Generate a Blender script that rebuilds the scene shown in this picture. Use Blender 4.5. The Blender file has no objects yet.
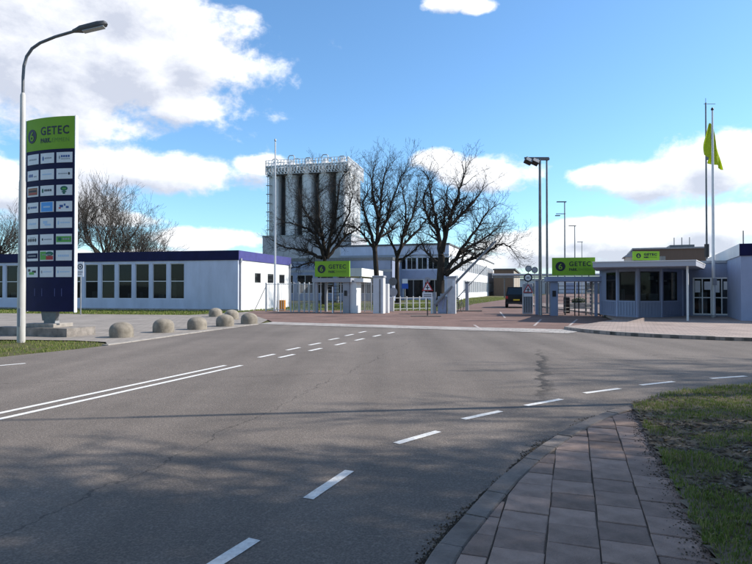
import bpy, bmesh, math, random
from mathutils import Vector, Matrix, noise as mnoise

# ------------------------------------------------------------------ camera
scene = bpy.context.scene
F, HZ, CH = 570.0, 289.0, 1.6          # focal length in photo pixels, horizon row, eye height
cam_data = bpy.data.cameras.new("camera")
cam = bpy.data.objects.new("camera", cam_data)
scene.collection.objects.link(cam)
cam_data.sensor_width = 36.0
cam_data.lens = F / 752.0 * 36.0
cam_data.clip_end = 6000.0
cam_data.clip_start = 0.05
cam.location = (0, 0, CH)
cam.rotation_euler = (math.radians(90) + math.atan((HZ - 282.0) / F), 0, 0)
scene.camera = cam

# ------------------------------------------------------------------ sky and sun
SUN_EL, SUN_AZ = math.radians(37), math.radians(83)      # azimuth clockwise from the view axis (+Y)
world = bpy.data.worlds.new("World")
scene.world = world
world.use_nodes = True
wn, wl = world.node_tree.nodes, world.node_tree.links
wn.clear()
world.cycles.sampling_method = 'MANUAL'
world.cycles.sample_map_resolution = 256


def px_azel(px, py):
    v = Vector(((px - 376.0) / F, 1.0, (HZ - py) / F)).normalized()
    return math.atan2(v.x, v.y), math.asin(v.z)


# clouds in view: centre (photo pixel), half width, half height
BLOBS = [(20, 40, 260, 125), (120, 68, 108, 78), (196, 62, 44, 46), (135, 2, 88, 60), (176, 106, 56, 26),
         (160, 170, 118, 28), (30, 192, 110, 36), (70, 215, 90, 14), (215, 240, 62, 13), (258, 165, 40, 12),
         (452, -2, 38, 16), (478, 6, 22, 10),
         (438, 160, 34, 15), (480, 172, 62, 20),
         (715, 165, 85, 38), (660, 178, 85, 26), (604, 175, 40, 12),
         (655, 240, 150, 27), (720, 225, 90, 24), (560, 246, 110, 20), (590, 228, 50, 14), (330, 262, 380, 12), (700, 262, 160, 22),
         (-170, 150, 160, 60)]

g = bpy.data.node_groups.new("cloud_field", "ShaderNodeTree")
g.interface.new_socket("Az", in_out='INPUT', socket_type='NodeSocketFloat')
g.interface.new_socket("El", in_out='INPUT', socket_type='NodeSocketFloat')
g.interface.new_socket("Dir", in_out='INPUT', socket_type='NodeSocketVector')
g.interface.new_socket("Field", in_out='OUTPUT', socket_type='NodeSocketFloat')
gi, go = g.nodes.new("NodeGroupInput"), g.nodes.new("NodeGroupOutput")


def gmath(op, a, b=None, c=None, tree=g):
    n = tree.nodes.new("ShaderNodeMath")
    n.operation = op
    for i, v in enumerate((a, b, c)):
        if v is None:
            continue
        if isinstance(v, (int, float)):
            n.inputs[i].default_value = v
        else:
            tree.links.new(v, n.inputs[i])
    return n.outputs[0]


def gnoise(tree, vec, scale, detail, rough, dist=0.0):
    n = tree.nodes.new("ShaderNodeTexNoise")
    n.inputs["Scale"].default_value = scale
    n.inputs["Detail"].default_value = detail
    n.inputs["Roughness"].default_value = rough
    n.inputs["Distortion"].default_value = dist
    tree.links.new(vec, n.inputs["Vector"])
    return n.outputs["Fac"]


cmb = g.nodes.new("ShaderNodeCombineXYZ")
g.links.new(gi.outputs["Az"], cmb.inputs[0])
g.links.new(gi.outputs["El"], cmb.inputs[1])
field = None
for (bx, by, rx, ry) in BLOBS:
    a0, e0 = px_azel(bx, by)
    a1, _ = px_azel(bx + rx, by)
    _, e1 = px_azel(bx, by - ry)
    sb = g.nodes.new("ShaderNodeVectorMath"); sb.operation = 'SUBTRACT'
    g.links.new(cmb.outputs[0], sb.inputs[0]); sb.inputs[1].default_value = (a0, e0, 0)
    ml = g.nodes.new("ShaderNodeVectorMath"); ml.operation = 'MULTIPLY'
    g.links.new(sb.outputs[0], ml.inputs[0]); ml.inputs[1].default_value = (1 / abs(a1 - a0), 1 / abs(e1 - e0), 0)
    ln = g.nodes.new("ShaderNodeVectorMath"); ln.operation = 'LENGTH'
    g.links.new(ml.outputs[0], ln.inputs[0])
    one = gmath('SUBTRACT', 1.0, ln.outputs["Value"])
    field = one if field is None else gmath('SMOOTH_MAX', field, one, 0.12)
# the same broken cumulus over the rest of the sky
sx = g.nodes.new("ShaderNodeVectorMath"); sx.operation = 'MULTIPLY'
g.links.new(gi.outputs["Dir"], sx.inputs[0]); sx.inputs[1].default_value = (1, 1, 2.0)
rest = gmath('MULTIPLY_ADD', gnoise(g, sx.outputs[0], 2.6, 2, 0.5), 4.0, -2.25)
ab = gmath('ABSOLUTE', gi.outputs["Az"])
outside = gmath('MULTIPLY_ADD', gmath('MAXIMUM', gmath('SUBTRACT', 0.80, ab), 0.0), -14.0, 0.0)
hi_ok = gmath('MULTIPLY', gmath('MAXIMUM', gmath('SUBTRACT', 0.75, gi.outputs["El"]), 0.0), 4.0)
hi_ok = gmath('MINIMUM', hi_ok, 1.0)
rest = gmath('MULTIPLY_ADD', outside, hi_ok, rest)
field = gmath('MAXIMUM', gmath('MULTIPLY', field, 1.45), rest)
sy = g.nodes.new("ShaderNodeVectorMath"); sy.operation = 'MULTIPLY'
g.links.new(gi.outputs["Dir"], sy.inputs[0]); sy.inputs[1].default_value = (1, 1, 1.5)
n1 = gnoise(g, sy.outputs[0], 10.0, 8, 0.62, 0.15)
n2 = gnoise(g, sy.outputs[0], 3.5, 3, 0.5)
field = gmath('ADD', field, gmath('MULTIPLY_ADD', n1, 2.5, -1.29))
field = gmath('ADD', field, gmath('MULTIPLY_ADD', n2, 0.7, -0.40))
g.links.new(field, go.inputs["Field"])

T = world.node_tree
tc = wn.new("ShaderNodeTexCoord")
nrm = wn.new("ShaderNodeVectorMath"); nrm.operation = 'NORMALIZE'
wl.new(tc.outputs["Generated"], nrm.inputs[0])
sep = wn.new("ShaderNodeSeparateXYZ")
wl.new(nrm.outputs[0], sep.inputs[0])
az = gmath('ARCTAN2', sep.outputs[0], sep.outputs[1], tree=T)
el = gmath('ARCSINE', sep.outputs[2], tree=T)
f0 = wn.new("ShaderNodeGroup"); f0.node_tree = g
wl.new(az, f0.inputs["Az"]); wl.new(el, f0.inputs["El"]); wl.new(nrm.outputs[0], f0.inputs["Dir"])
off = wn.new("ShaderNodeVectorMath"); off.operation = 'ADD'
wl.new(nrm.outputs[0], off.inputs[0]); off.inputs[1].default_value = (0.022, 0, 0.03)
f1 = wn.new("ShaderNodeGroup"); f1.node_tree = g
wl.new(gmath('ADD', az, 0.022, tree=T), f1.inputs["Az"])
wl.new(gmath('ADD', el, 0.03, tree=T), f1.inputs["El"])
wl.new(off.outputs[0], f1.inputs["Dir"])
dens = wn.new("ShaderNodeMapRange"); dens.interpolation_type = 'SMOOTHSTEP'
dens.inputs["From Min"].default_value = -0.14
dens.inputs["From Max"].default_value = 0.44
wl.new(f0.outputs[0], dens.inputs["Value"])
shade = wn.new("ShaderNodeMapRange")
shade.inputs["From Min"].default_value = -0.25
shade.inputs["From Max"].default_value = 0.95
thick = gmath('ADD', gmath('MULTIPLY', f1.outputs[0], 0.62, tree=T),
              gmath('MULTIPLY', gmath('SUBTRACT', f1.outputs[0], f0.outputs[0], tree=T), 0.55, tree=T), tree=T)
wl.new(thick, shade.inputs["Value"])
ccol = wn.new("ShaderNodeMix"); ccol.data_type = 'RGBA'
ccol.inputs[6].default_value = (7.3, 7.35, 7.5, 1)
ccol.inputs[7].default_value = (3.9, 4.15, 4.85, 1)
wl.new(shade.outputs[0], ccol.inputs[0])
sky = wn.new("ShaderNodeTexSky")
sky.sky_type = 'NISHITA'
sky.sun_disc = False
sky.sun_elevation = SUN_EL
sky.sun_rotation = SUN_AZ
sky.air_density = 1.0
sky.dust_density = 0.4
sky.ozone_density = 1.6
skymix = wn.new("ShaderNodeMix"); skymix.data_type = 'RGBA'
wl.new(gmath('MULTIPLY', dens.outputs[0], 0.96, tree=T), skymix.inputs[0])
tint = wn.new('ShaderNodeVectorMath'); tint.operation = 'MULTIPLY'
tint.inputs[1].default_value = (0.80, 1.10, 1.29)
wl.new(sky.outputs[0], tint.inputs[0])
wl.new(tint.outputs[0], skymix.inputs[6])
wl.new(ccol.outputs[2], skymix.inputs[7])
bg = wn.new("ShaderNodeBackground")
bg.inputs["Strength"].default_value = 0.125
wl.new(skymix.outputs[2], bg.inputs["Color"])
wo = wn.new("ShaderNodeOutputWorld")
wl.new(bg.outputs[0], wo.inputs["Surface"])

sun_data = bpy.data.lights.new("sun", 'SUN')
sun_data.energy = 4.8
sun_data.angle = math.radians(0.53)
sun_data.color = (1.0, 0.93, 0.84)
sun = bpy.data.objects.new("sun", sun_data)
scene.collection.objects.link(sun)
sd = Vector((math.sin(SUN_AZ) * math.cos(SUN_EL), math.cos(SUN_AZ) * math.cos(SUN_EL), math.sin(SUN_EL)))
sun.rotation_euler = (-sd).to_track_quat('-Z', 'Y').to_euler()
sun.location = sd * 60

vs = scene.view_settings
vs.view_transform = 'Standard'
vs.look = 'None'
vs.gamma = 1.0
vs.exposure = 0.48
vs.use_curve_mapping = False

# ------------------------------------------------------------------ helpers
C = scene.collection
PI = math.pi
R = math.radians


def G(px, py):                       # a photo pixel on level ground -> (x, y)
    D = F * CH / (py - HZ)
    return ((px - 376.0) * D / F, D)


def W(px, py, D):                    # a photo pixel at distance D -> point
    return Vector(((px - 376.0) * D / F, D, CH + (HZ - py) * D / F))


MATS = {}


def mat(name, col, rough=0.7, metal=0.0, var=0.0, scale=8.0, bump=0.0, bscale=None, col2=None, spec=0.4, rnd=0.0, stretch=None, detail=6):
    """principled material; colour wanders towards col2 by noise, bump from the same kind of noise, rnd = spread between objects"""
    if name in MATS:
        return MATS[name]
    m = bpy.data.materials.new(name)
    m.use_nodes = True
    nt = m.node_tree
    b = nt.nodes["Principled BSDF"]
    b.inputs["Roughness"].default_value = rough
    b.inputs["Metallic"].default_value = metal
    b.inputs["Specular IOR Level"].default_value = spec
    b.inputs["Base Color"].default_value = (*col, 1)
    t = nt.nodes.new("ShaderNodeTexCoord")
    vec = t.outputs["Object"]
    if stretch:
        mp = nt.nodes.new("ShaderNodeMapping")
        mp.inputs["Scale"].default_value = stretch
        nt.links.new(vec, mp.inputs["Vector"])
        vec = mp.outputs[0]
    out = None
    if var > 0:
        n = nt.nodes.new("ShaderNodeTexNoise")
        n.inputs["Scale"].default_value = scale
        n.inputs["Detail"].default_value = detail
        n.inputs["Roughness"].default_value = 0.6
        nt.links.new(vec, n.inputs["Vector"])
        c2 = col2 or tuple(c * (1 - var) for c in col)
        c1 = col if col2 else tuple(min(1, c * (1 + var * 0.6)) for c in col)
        mr = nt.nodes.new("ShaderNodeMapRange")
        mr.inputs["From Min"].default_value = 0.32
        mr.inputs["From Max"].default_value = 0.68
        nt.links.new(n.outputs["Fac"], mr.inputs["Value"])
        mx = nt.nodes.new("ShaderNodeMix"); mx.data_type = 'RGBA'
        mx.inputs[6].default_value = (*c1, 1)
        mx.inputs[7].default_value = (*c2, 1)
        nt.links.new(mr.outputs[0], mx.inputs[0])
        out = mx.outputs[2]
    if rnd > 0:
        oi = nt.nodes.new("ShaderNodeObjectInfo")
        hv = nt.nodes.new("ShaderNodeHueSaturation")
        mr2 = nt.nodes.new("ShaderNodeMapRange")
        mr2.inputs["To Min"].default_value = 1 - rnd
        mr2.inputs["To Max"].default_value = 1 + rnd
        nt.links.new(oi.outputs["Random"], mr2.inputs["Value"])
        nt.links.new(mr2.outputs[0], hv.inputs["Value"])
        if out:
            nt.links.new(out, hv.inputs["Color"])
        else:
            hv.inputs["Color"].default_value = (*col, 1)
        out = hv.outputs[0]
    if out:
        nt.links.new(out, b.inputs["Base Color"])
    if bump > 0:
        n = nt.nodes.new("ShaderNodeTexNoise")
        n.inputs["Scale"].default_value = bscale or scale * 4
        n.inputs["Detail"].default_value = 4
        nt.links.new(vec, n.inputs["Vector"])
        bp = nt.nodes.new("ShaderNodeBump")
        bp.inputs["Strength"].default_value = bump
        bp.inputs["Distance"].default_value = 0.02
        nt.links.new(n.outputs["Fac"], bp.inputs["Height"])
        nt.links.new(bp.outputs[0], b.inputs["Normal"])
    MATS[name] = m
    return m


def glass(name, tint=(0.02, 0.022, 0.026), clear=0.45, rough=0.03):
    """window glass: part see-through, part dark mirror"""
    m = bpy.data.materials.new(name)
    m.use_nodes = True
    nt = m.node_tree
    b = nt.nodes["Principled BSDF"]
    b.inputs["Base Color"].default_value = (*tint, 1)
    b.inputs["Roughness"].default_value = rough
    b.inputs["Specular IOR Level"].default_value = 0.25
    tr = nt.nodes.new("ShaderNodeBsdfTransparent")
    tr.inputs["Color"].default_value = (0.8, 0.85, 0.85, 1)
    mx = nt.nodes.new("ShaderNodeMixShader")
    mx.inputs[0].default_value = clear
    nt.links.new(b.outputs[0], mx.inputs[1])
    nt.links.new(tr.outputs[0], mx.inputs[2])
    nt.links.new(mx.outputs[0], nt.nodes["Material Output"].inputs["Surface"])
    MATS[name] = m
    return m


def brick_mat(name, c1, c2, mortar, bw, bh, rot, ms=0.012, var=0.3, bump=0.4, offset=0.5):
    m = bpy.data.materials.new(name)
    m.use_nodes = True
    nt = m.node_tree
    b = nt.nodes["Principled BSDF"]
    b.inputs["Roughness"].default_value = 0.85
    b.inputs["Specular IOR Level"].default_value = 0.25
    t = nt.nodes.new("ShaderNodeTexCoord")
    mp = nt.nodes.new("ShaderNodeMapping")
    mp.inputs["Rotation"].default_value = (0, 0, rot)
    nt.links.new(t.outputs["Object"], mp.inputs["Vector"])
    br = nt.nodes.new("ShaderNodeTexBrick")
    br.offset = offset
    br.inputs["Scale"].default_value = 1
    br.inputs["Brick Width"].default_value = bw
    br.inputs["Row Height"].default_value = bh
    br.inputs["Mortar Size"].default_value = ms
    br.inputs["Color1"].default_value = (*c1, 1)
    br.inputs["Color2"].default_value = (*c2, 1)
    br.inputs["Mortar"].default_value = (*mortar, 1)
    nt.links.new(mp.outputs[0], br.inputs["Vector"])
    n = nt.nodes.new("ShaderNodeTexNoise")
    n.inputs["Scale"].default_value = 0.7
    n.inputs["Detail"].default_value = 8
    n.inputs["Roughness"].default_value = 0.65
    nt.links.new(t.outputs["Object"], n.inputs["Vector"])
    mr = nt.nodes.new("ShaderNodeMapRange")
    mr.inputs["From Min"].default_value = 0.3
    mr.inputs["From Max"].default_value = 0.7
    mr.inputs["To Min"].default_value = 1 - var
    mr.inputs["To Max"].default_value = 1 + var
    nt.links.new(n.outputs["Fac"], mr.inputs["Value"])
    mul = nt.nodes.new("ShaderNodeVectorMath"); mul.operation = 'SCALE'
    nt.links.new(br.outputs["Color"], mul.inputs[0])
    nt.links.new(mr.outputs[0], mul.inputs["Scale"])
    nt.links.new(mul.outputs[0], b.inputs["Base Color"])
    bp = nt.nodes.new("ShaderNodeBump")
    bp.inputs["Strength"].default_value = bump
    bp.inputs["Distance"].default_value = 0.01
    bp.invert = True
    nt.links.new(br.outputs["Fac"], bp.inputs["Height"])
    nt.links.new(bp.outputs[0], b.inputs["Normal"])
    MATS[name] = m
    return m


class MB:
    """collects shapes and links them as one mesh object"""

    def __init__(s):
        s.v, s.f = [], []

    def add(s, vs_, fs_):
        o = len(s.v)
        s.v += [tuple(p) for p in vs_]
        s.f += [tuple(i + o for i in f) for f in fs_]
        return s

    def box(s, x0, x1, y0, y1, z0, z1, M=None):
        p = [Vector(q) for q in ((x0, y0, z0), (x1, y0, z0), (x1, y1, z0), (x0, y1, z0), (x0, y0, z1), (x1, y0, z1), (x1, y1, z1), (x0, y1, z1))]
        if M is not None:
            p = [M @ q for q in p]
        return s.add(p, [(0, 3, 2, 1), (4, 5, 6, 7), (0, 1, 5, 4), (1, 2, 6, 5), (2, 3, 7, 6), (3, 0, 4, 7)])

    def cbox(s, x0, x1, y0, y1, z0, z1, c=0.01, M=None):
        """box with chamfered vertical and top edges"""
        cx, cy = (x0 + x1) / 2, (y0 + y1) / 2
        out = [(x0 + c, y0), (x1 - c, y0), (x1, y0 + c), (x1, y1 - c), (x1 - c, y1), (x0 + c, y1), (x0, y1 - c), (x0, y0 + c)]
        inn = [(cx + (x - cx) * (1 - c / (x1 - cx)), cy + (y - cy) * (1 - c / (y1 - cy))) for x, y in out]
        p = [Vector((x, y, z0)) for x, y in out] + [Vector((x, y, z1 - c)) for x, y in out] + [Vector((x, y, z1)) for x, y in inn]
        if M is not None:
            p = [M @ q for q in p]
        fs_ = [tuple(range(7, -1, -1)), tuple(range(16, 24))]
        for k in (0, 8):
            for i in range(8):
                j = (i + 1) % 8
                fs_.append((k + i, k + j, k + 8 + j, k + 8 + i))
        return s.add(p, fs_)

    def prism(s, poly, z0, z1):
        n = len(poly)
        p = [(x, y, z0) for x, y in poly] + [(x, y, z1) for x, y in poly]
        return s.add(p, [tuple(range(n - 1, -1, -1)), tuple(range(n, 2 * n))] + [(i, (i + 1) % n, n + (i + 1) % n, n + i) for i in range(n)])

    def xz_prism(s, poly, y0, y1):
        """outline in the x-z plane (counter-clockwise seen from the front), from y0 (front) to y1"""
        n = len(poly)
        p = [(x, y0, z) for x, z in poly] + [(x, y1, z) for x, z in poly]
        return s.add(p, [tuple(range(n)), tuple(range(2 * n - 1, n - 1, -1))] + [(i, n + i, n + (i + 1) % n, (i + 1) % n) for i in range(n)])

    def tube(s, pts, rad, n=8, cap=True):
        pts = [Vector(p) for p in pts]
        if not isinstance(rad, (list, tuple)):
            rad = [rad] * len(pts)
        d = (pts[1] - pts[0]).normalized()
        u = d.orthogonal().normalized()
        o = len(s.v)
        m = len(pts)
        for i, p in enumerate(pts):
            if i == 0:
                t = d
            elif i == m - 1:
                t = (pts[i] - pts[i - 1]).normalized()
            else:
                t = (pts[i + 1] - pts[i - 1]).normalized()
            u = (u - t * u.dot(t))
            u = u.normalized() if u.length > 1e-6 else t.orthogonal().normalized()
            w = t.cross(u)
            for k in range(n):
                a = 2 * PI * k / n
                s.v.append(tuple(p + (u * math.cos(a) + w * math.sin(a)) * rad[i]))
        for i in range(m - 1):
            for k in range(n):
                k2 = (k + 1) % n
                s.f.append((o + i * n + k, o + i * n + k2, o + (i + 1) * n + k2, o + (i + 1) * n + k))
        if cap:
            s.f.append(tuple(o + k for k in range(n - 1, -1, -1)))
            s.f.append(tuple(o + (m - 1) * n + k for k in range(n)))
        return s

    def lathe(s, prof, n=24, M=None):
        """profile (r, z) from bottom to top, spun about z"""
        o = len(s.v)
        for r, z in prof:
            for k in range(n):
                a = 2 * PI * k / n
                q = Vector((r * math.cos(a), r * math.sin(a), z))
                s.v.append(tuple(M @ q if M is not None else q))
        m = len(prof)
        for i in range(m - 1):
            for k in range(n):
                k2 = (k + 1) % n
                s.f.append((o + i * n + k, o + i * n + k2, o + (i + 1) * n + k2, o + (i + 1) * n + k))
        s.f.append(tuple(o + k for k in range(n - 1, -1, -1)))
        s.f.append(tuple(o + (m - 1) * n + k for k in range(n)))
        return s

    def disc(s, cx, cz, r, y0, y1, n=24, rx=1.0):
        """upright disc facing -y"""
        return s.xz_prism([(cx + rx * r * math.cos(2 * PI * k / n), cz + r * math.sin(2 * PI * k / n)) for k in range(n)], y0, y1)

    def ring(s, cx, cz, r0, r1, y0, y1, n=24):
        o = len(s.v)
        for y in (y0, y1):
            for r in (r0, r1):
                for k in range(n):
                    a = 2 * PI * k / n
                    s.v.append((cx + r * math.cos(a), y, cz + r * math.sin(a)))
        for k in range(n):
            j = (k + 1) % n
            i0, o0, i1, o1 = o, o + n, o + 2 * n, o + 3 * n
            s.f += [(i0 + k, o0 + k, o0 + j, i0 + j), (i1 + k, i1 + j, o1 + j, o1 + k), (o0 + k, o1 + k, o1 + j, o0 + j), (i0 + k, i0 + j, i1 + j, i1 + k)]
        return s

    def wall(s, A, B, thick, z0, z1, openings=()):
        """upright wall, outer face A->B (left to right seen from outside), with true openings (s0, s1, za, zb)"""
        A, B = Vector(A), Vector(B)
        L = (B - A).length
        t = (B - A) / L
        nn = Vector((t.y, -t.x))
        xs = sorted({0.0, L, *[q for o_ in openings for q in o_[:2]]})
        zs = sorted({z0, z1, *[q for o_ in openings for q in o_[2:]]})

        def solid(i, j):
            if i < 0 or j < 0 or i >= len(xs) - 1 or j >= len(zs) - 1:
                return False
            cx, cz = (xs[i] + xs[i + 1]) / 2, (zs[j] + zs[j + 1]) / 2
            return not any(a < cx < b and c < cz < d for a, b, c, d in openings)

        def P(x, z, back):
            q = A + t * x - nn * (thick if back else 0)
            return (q.x, q.y, z)
        for i in range(len(xs) - 1):
            for j in range(len(zs) - 1):
                if not solid(i, j):
                    continue
                xa, xb, za, zb = xs[i], xs[i + 1], zs[j], zs[j + 1]
                s.add([P(xa, za, 0), P(xb, za, 0), P(xb, zb, 0), P(xa, zb, 0)], [(0, 1, 2, 3)])
                s.add([P(xa, za, 1), P(xb, za, 1), P(xb, zb, 1), P(xa, zb, 1)], [(3, 2, 1, 0)])
                if not solid(i - 1, j):
                    s.add([P(xa, za, 0), P(xa, zb, 0), P(xa, zb, 1), P(xa, za, 1)], [(0, 1, 2, 3)])
                if not solid(i + 1, j):
                    s.add([P(xb, za, 0), P(xb, za, 1), P(xb, zb, 1), P(xb, zb, 0)], [(0, 1, 2, 3)])
                if not solid(i, j - 1):
                    s.add([P(xa, za, 0), P(xa, za, 1), P(xb, za, 1), P(xb, za, 0)], [(0, 1, 2, 3)])
                if not solid(i, j + 1):
                    s.add([P(xa, zb, 0), P(xb, zb, 0), P(xb, zb, 1), P(xa, zb, 1)], [(0, 1, 2, 3)])
        return s

    def mesh(s, name, smooth=False):
        me = bpy.data.meshes.new(name)
        me.from_pydata(s.v, [], s.f)
        me.update()
        if smooth:
            me.polygons.foreach_set("use_smooth", [True] * len(me.polygons))
            try:
                me.set_sharp_from_angle(angle=R(40))
            except Exception:
                pass
        return me

    def build(s, name, m, parent=None, smooth=False, kind=None):
        return mk(name, s.mesh(name, smooth), m, parent, kind)


def mk(name, me, m, parent=None, kind=None):
    o = bpy.data.objects.new(name, me)
    C.objects.link(o)
    if m is not None and len(me.materials) == 0:
        me.materials.append(m)
    if parent is not None:
        o.parent = parent
    if kind:
        o["kind"] = kind
    return o


def tag(o, label, cat, group=None):
    o["label"] = label
    o["category"] = cat
    if group:
        o["group"] = group
    return o


def thing(name, label, cat, loc=(0, 0, 0), rz=0.0, group=None):
    o = bpy.data.objects.new(name, None)
    o.empty_display_size = 0.3
    C.objects.link(o)
    o.location = loc
    o.rotation_euler = (0, 0, rz)
    return tag(o, label, cat, group)


def struct(name, me, m):
    return mk(name, me, m, None, "structure")


def copy_tree(o, parent=None):
    c = o.copy()
    C.objects.link(c)
    c.parent = parent
    for ch in list(o.children):
        copy_tree(ch, c)
    return c


def text_mb(body, size, bold=0.0, depth=0.004):
    """lettering standing upright in the x-z plane, facing -y, origin at the left of its base line"""
    cu = bpy.data.curves.new("lettering", 'FONT')
    cu.body = body
    cu.size = size
    cu.extrude = depth
    cu.offset = bold
    cu.resolution_u = 3
    cu.space_character = 1.15
    o = bpy.data.objects.new("lettering_tmp", cu)
    C.objects.link(o)
    me = bpy.data.meshes.new_from_object(o.evaluated_get(bpy.context.evaluated_depsgraph_get()))
    bpy.data.objects.remove(o)
    mb = MB()
    mb.v = [(v.co.x, -v.co.z, v.co.y) for v in me.vertices]
    mb.f = [tuple(p.vertices) for p in me.polygons]
    bpy.data.meshes.remove(me)
    return mb


def moved(mb, dx=0, dy=0, dz=0, fn=None):
    out = MB()
    out.v = [(x + dx, y + dy, z + dz) for x, y, z in mb.v]
    if fn:
        out.v = [fn(*p) for p in out.v]
    out.f = mb.f
    return out


def width(mb):
    xs = [p[0] for p in mb.v]
    return max(xs) - min(xs)


def fit_x(mb, w):
    x0 = min(p[0] for p in mb.v)
    k = w / width(mb)
    mb.v = [((x - x0) * k, y, z) for x, y, z in mb.v]
    return mb


def sheet(poly, z):
    """flat polygon on the ground, triangulated"""
    bm = bmesh.new()
    vs_ = [bm.verts.new((x, y, z)) for x, y in poly]
    f = bm.faces.new(vs_)
    if f.normal.z < 0 or f.calc_area() and sum((poly[i][0] * poly[(i + 1) % len(poly)][1] - poly[(i + 1) % len(poly)][0] * poly[i][1]) for i in range(len(poly))) < 0:
        f.normal_flip()
    bmesh.ops.triangulate(bm, faces=[f])
    me = bpy.data.meshes.new("sheet")
    bm.to_mesh(me)
    bm.free()
    return me


def inside(poly, x, y):
    c = False
    n = len(poly)
    j = n - 1
    for i in range(n):
        xi, yi = poly[i]
        xj, yj = poly[j]
        if (yi > y) != (yj > y) and x < (xj - xi) * (y - yi) / (yj - yi) + xi:
            c = not c
        j = i
    return c


def catmull(pts, n=8):  # smooth curve through points
    out = []
    P = [pts[0]] + list(pts) + [pts[-1]]
    for i in range(1, len(P) - 2):
        p0, p1, p2, p3 = [Vector(q) for q in P[i - 1:i + 3]]
        for k in range(n):
            t = k / n
            out.append(0.5 * ((2 * p1) + (p2 - p0) * t + (2 * p0 - 5 * p1 + 4 * p2 - p3) * t * t + (3 * p1 - p0 - 3 * p2 + p3) * t ** 3))
    out.append(Vector(pts[-1]))
    return out

# ------------------------------------------------------------------ materials of the ground
def asphalt_mat():
    m = bpy.data.materials.new("asphalt")
    m.use_nodes = True
    nt = m.node_tree
    L = nt.links.new
    b = nt.nodes["Principled BSDF"]
    b.inputs["Roughness"].default_value = 0.82
    b.inputs["Specular IOR Level"].default_value = 0.3
    tc_ = nt.nodes.new("ShaderNodeTexCoord")
    P = tc_.outputs["Object"]

    def M(op, a, b_=None, c=None):
        return gmath(op, a, b_, c, tree=nt)
    fine = gnoise(nt, P, 95.0, 3, 0.7)
    mid = gnoise(nt, P, 2.2, 6, 0.6)
    big = gnoise(nt, P, 0.22, 4, 0.55)
    # wheel lanes along the road
    mp = nt.nodes.new("ShaderNodeMapping")
    mp.inputs["Rotation"].default_value = (0, 0, R(20))
    mp.inputs["Scale"].default_value = (1.0, 0.06, 1.0)
    L(P, mp.inputs["Vector"])
    lane = gnoise(nt, mp.outputs[0], 0.9, 3, 0.5)
    vor = nt.nodes.new("ShaderNodeTexVoronoi")
    vor.inputs["Scale"].default_value = 70.0
    L(P, vor.inputs["Vector"])
    stone = M('POWER', vor.outputs["Distance"], 1.5)
    v = M('MULTIPLY_ADD', fine, 0.5, 0.75)
    v = M('MULTIPLY', v, M('MULTIPLY_ADD', mid, 0.34, 0.83))
    v = M('MULTIPLY', v, M('MULTIPLY_ADD', big, 0.8, 0.60))
    v = M('MULTIPLY', v, M('MULTIPLY_ADD', lane, 0.9, 0.55))
    v = M('MULTIPLY', v, M('MULTIPLY_ADD', stone, 0.7, 0.77))
    v = M('MULTIPLY', v, M('MULTIPLY_ADD', gnoise(nt, P, 33.0, 2, 0.6), 0.7, 0.65))
    # tarred cracks: wandering lines with ragged width  (start x, y, end x, y, half width)
    sp = nt.nodes.new("ShaderNodeSeparateXYZ")
    L(P, sp.inputs[0])
    wob = M('MULTIPLY_ADD', gnoise(nt, P, 0.9, 5, 0.65), 0.9, -0.45)
    rag = gnoise(nt, P, 3.2, 5, 0.7)
    rag2 = gnoise(nt, P, 14.0, 3, 0.6)
    for x0, y0, x1, y1, hw in ((2.35, 8.0, 4.5, 15.6, 0.05), (2.5, 8.4, 4.2, 14.4, 0.10), (-14.0, 8.3, 3.6, 11.6, 0.012), (-5.2, 15.0, 9.0, 17.2, 0.016),
                               (3.0, 14.2, 8.8, 13.6, 0.022), (-2.6, 3.0, 1.5, 19.0, 0.010), (4.4, 12.9, 12.0, 12.6, 0.03)):
        dx, dy = x1 - x0, y1 - y0
        ln = math.hypot(dx, dy)
        tx, ty = dx / ln, dy / ln
        c = M('ADD', M('MULTIPLY', M('SUBTRACT', sp.outputs[0], x0), ty), M('MULTIPLY', M('SUBTRACT', sp.outputs[1], y0), -tx))
        s_ = M('ADD', M('MULTIPLY', M('SUBTRACT', sp.outputs[0], x0), tx), M('MULTIPLY', M('SUBTRACT', sp.outputs[1], y0), ty))
        d = M('ABSOLUTE', M('ADD', c, wob))
        wdt = M('MULTIPLY', M('MULTIPLY_ADD', rag, 3.4, -1.05), hw)
        mr = nt.nodes.new("ShaderNodeMapRange")
        mr.inputs["To Min"].default_value = 1.0
        mr.inputs["To Max"].default_value = 0.0
        L(M('DIVIDE', M('MAXIMUM', M('SUBTRACT', d, wdt), 0.0), max(0.008, hw * 0.45)), mr.inputs["Value"])
        on = M('MULTIPLY', M('GREATER_THAN', s_, 0.0), M('LESS_THAN', s_, ln))
        fade = M('MULTIPLY', M('MINIMUM', M('MAXIMUM', M('MULTIPLY', s_, 1.2), 0.0), 1.0), M('MINIMUM', M('MAXIMUM', M('MULTIPLY', M('SUBTRACT', ln, s_), 0.6), 0.0), 1.0))
        on = M('MULTIPLY', on, fade)
        k = M('MULTIPLY', M('MULTIPLY', mr.outputs[0], on), M('MULTIPLY_ADD', rag2, 1.0, 0.15))
        v = M('MULTIPLY', v, M('MULTIPLY_ADD', k, -0.62, 1.0))
    hs = nt.nodes.new("ShaderNodeVectorMath"); hs.operation = 'SCALE'
    hs.inputs[0].default_value = (0.142, 0.120, 0.103)
    L(v, hs.inputs["Scale"])
    L(hs.outputs[0], b.inputs["Base Color"])
    bp = nt.nodes.new("ShaderNodeBump")
    bp.inputs["Strength"].default_value = 0.75
    bp.inputs["Distance"].default_value = 0.006
    L(M('ADD', M('MULTIPLY', vor.outputs["Distance"], -1.0), M('MULTIPLY', fine, 0.6)), bp.inputs["Height"])
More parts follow.
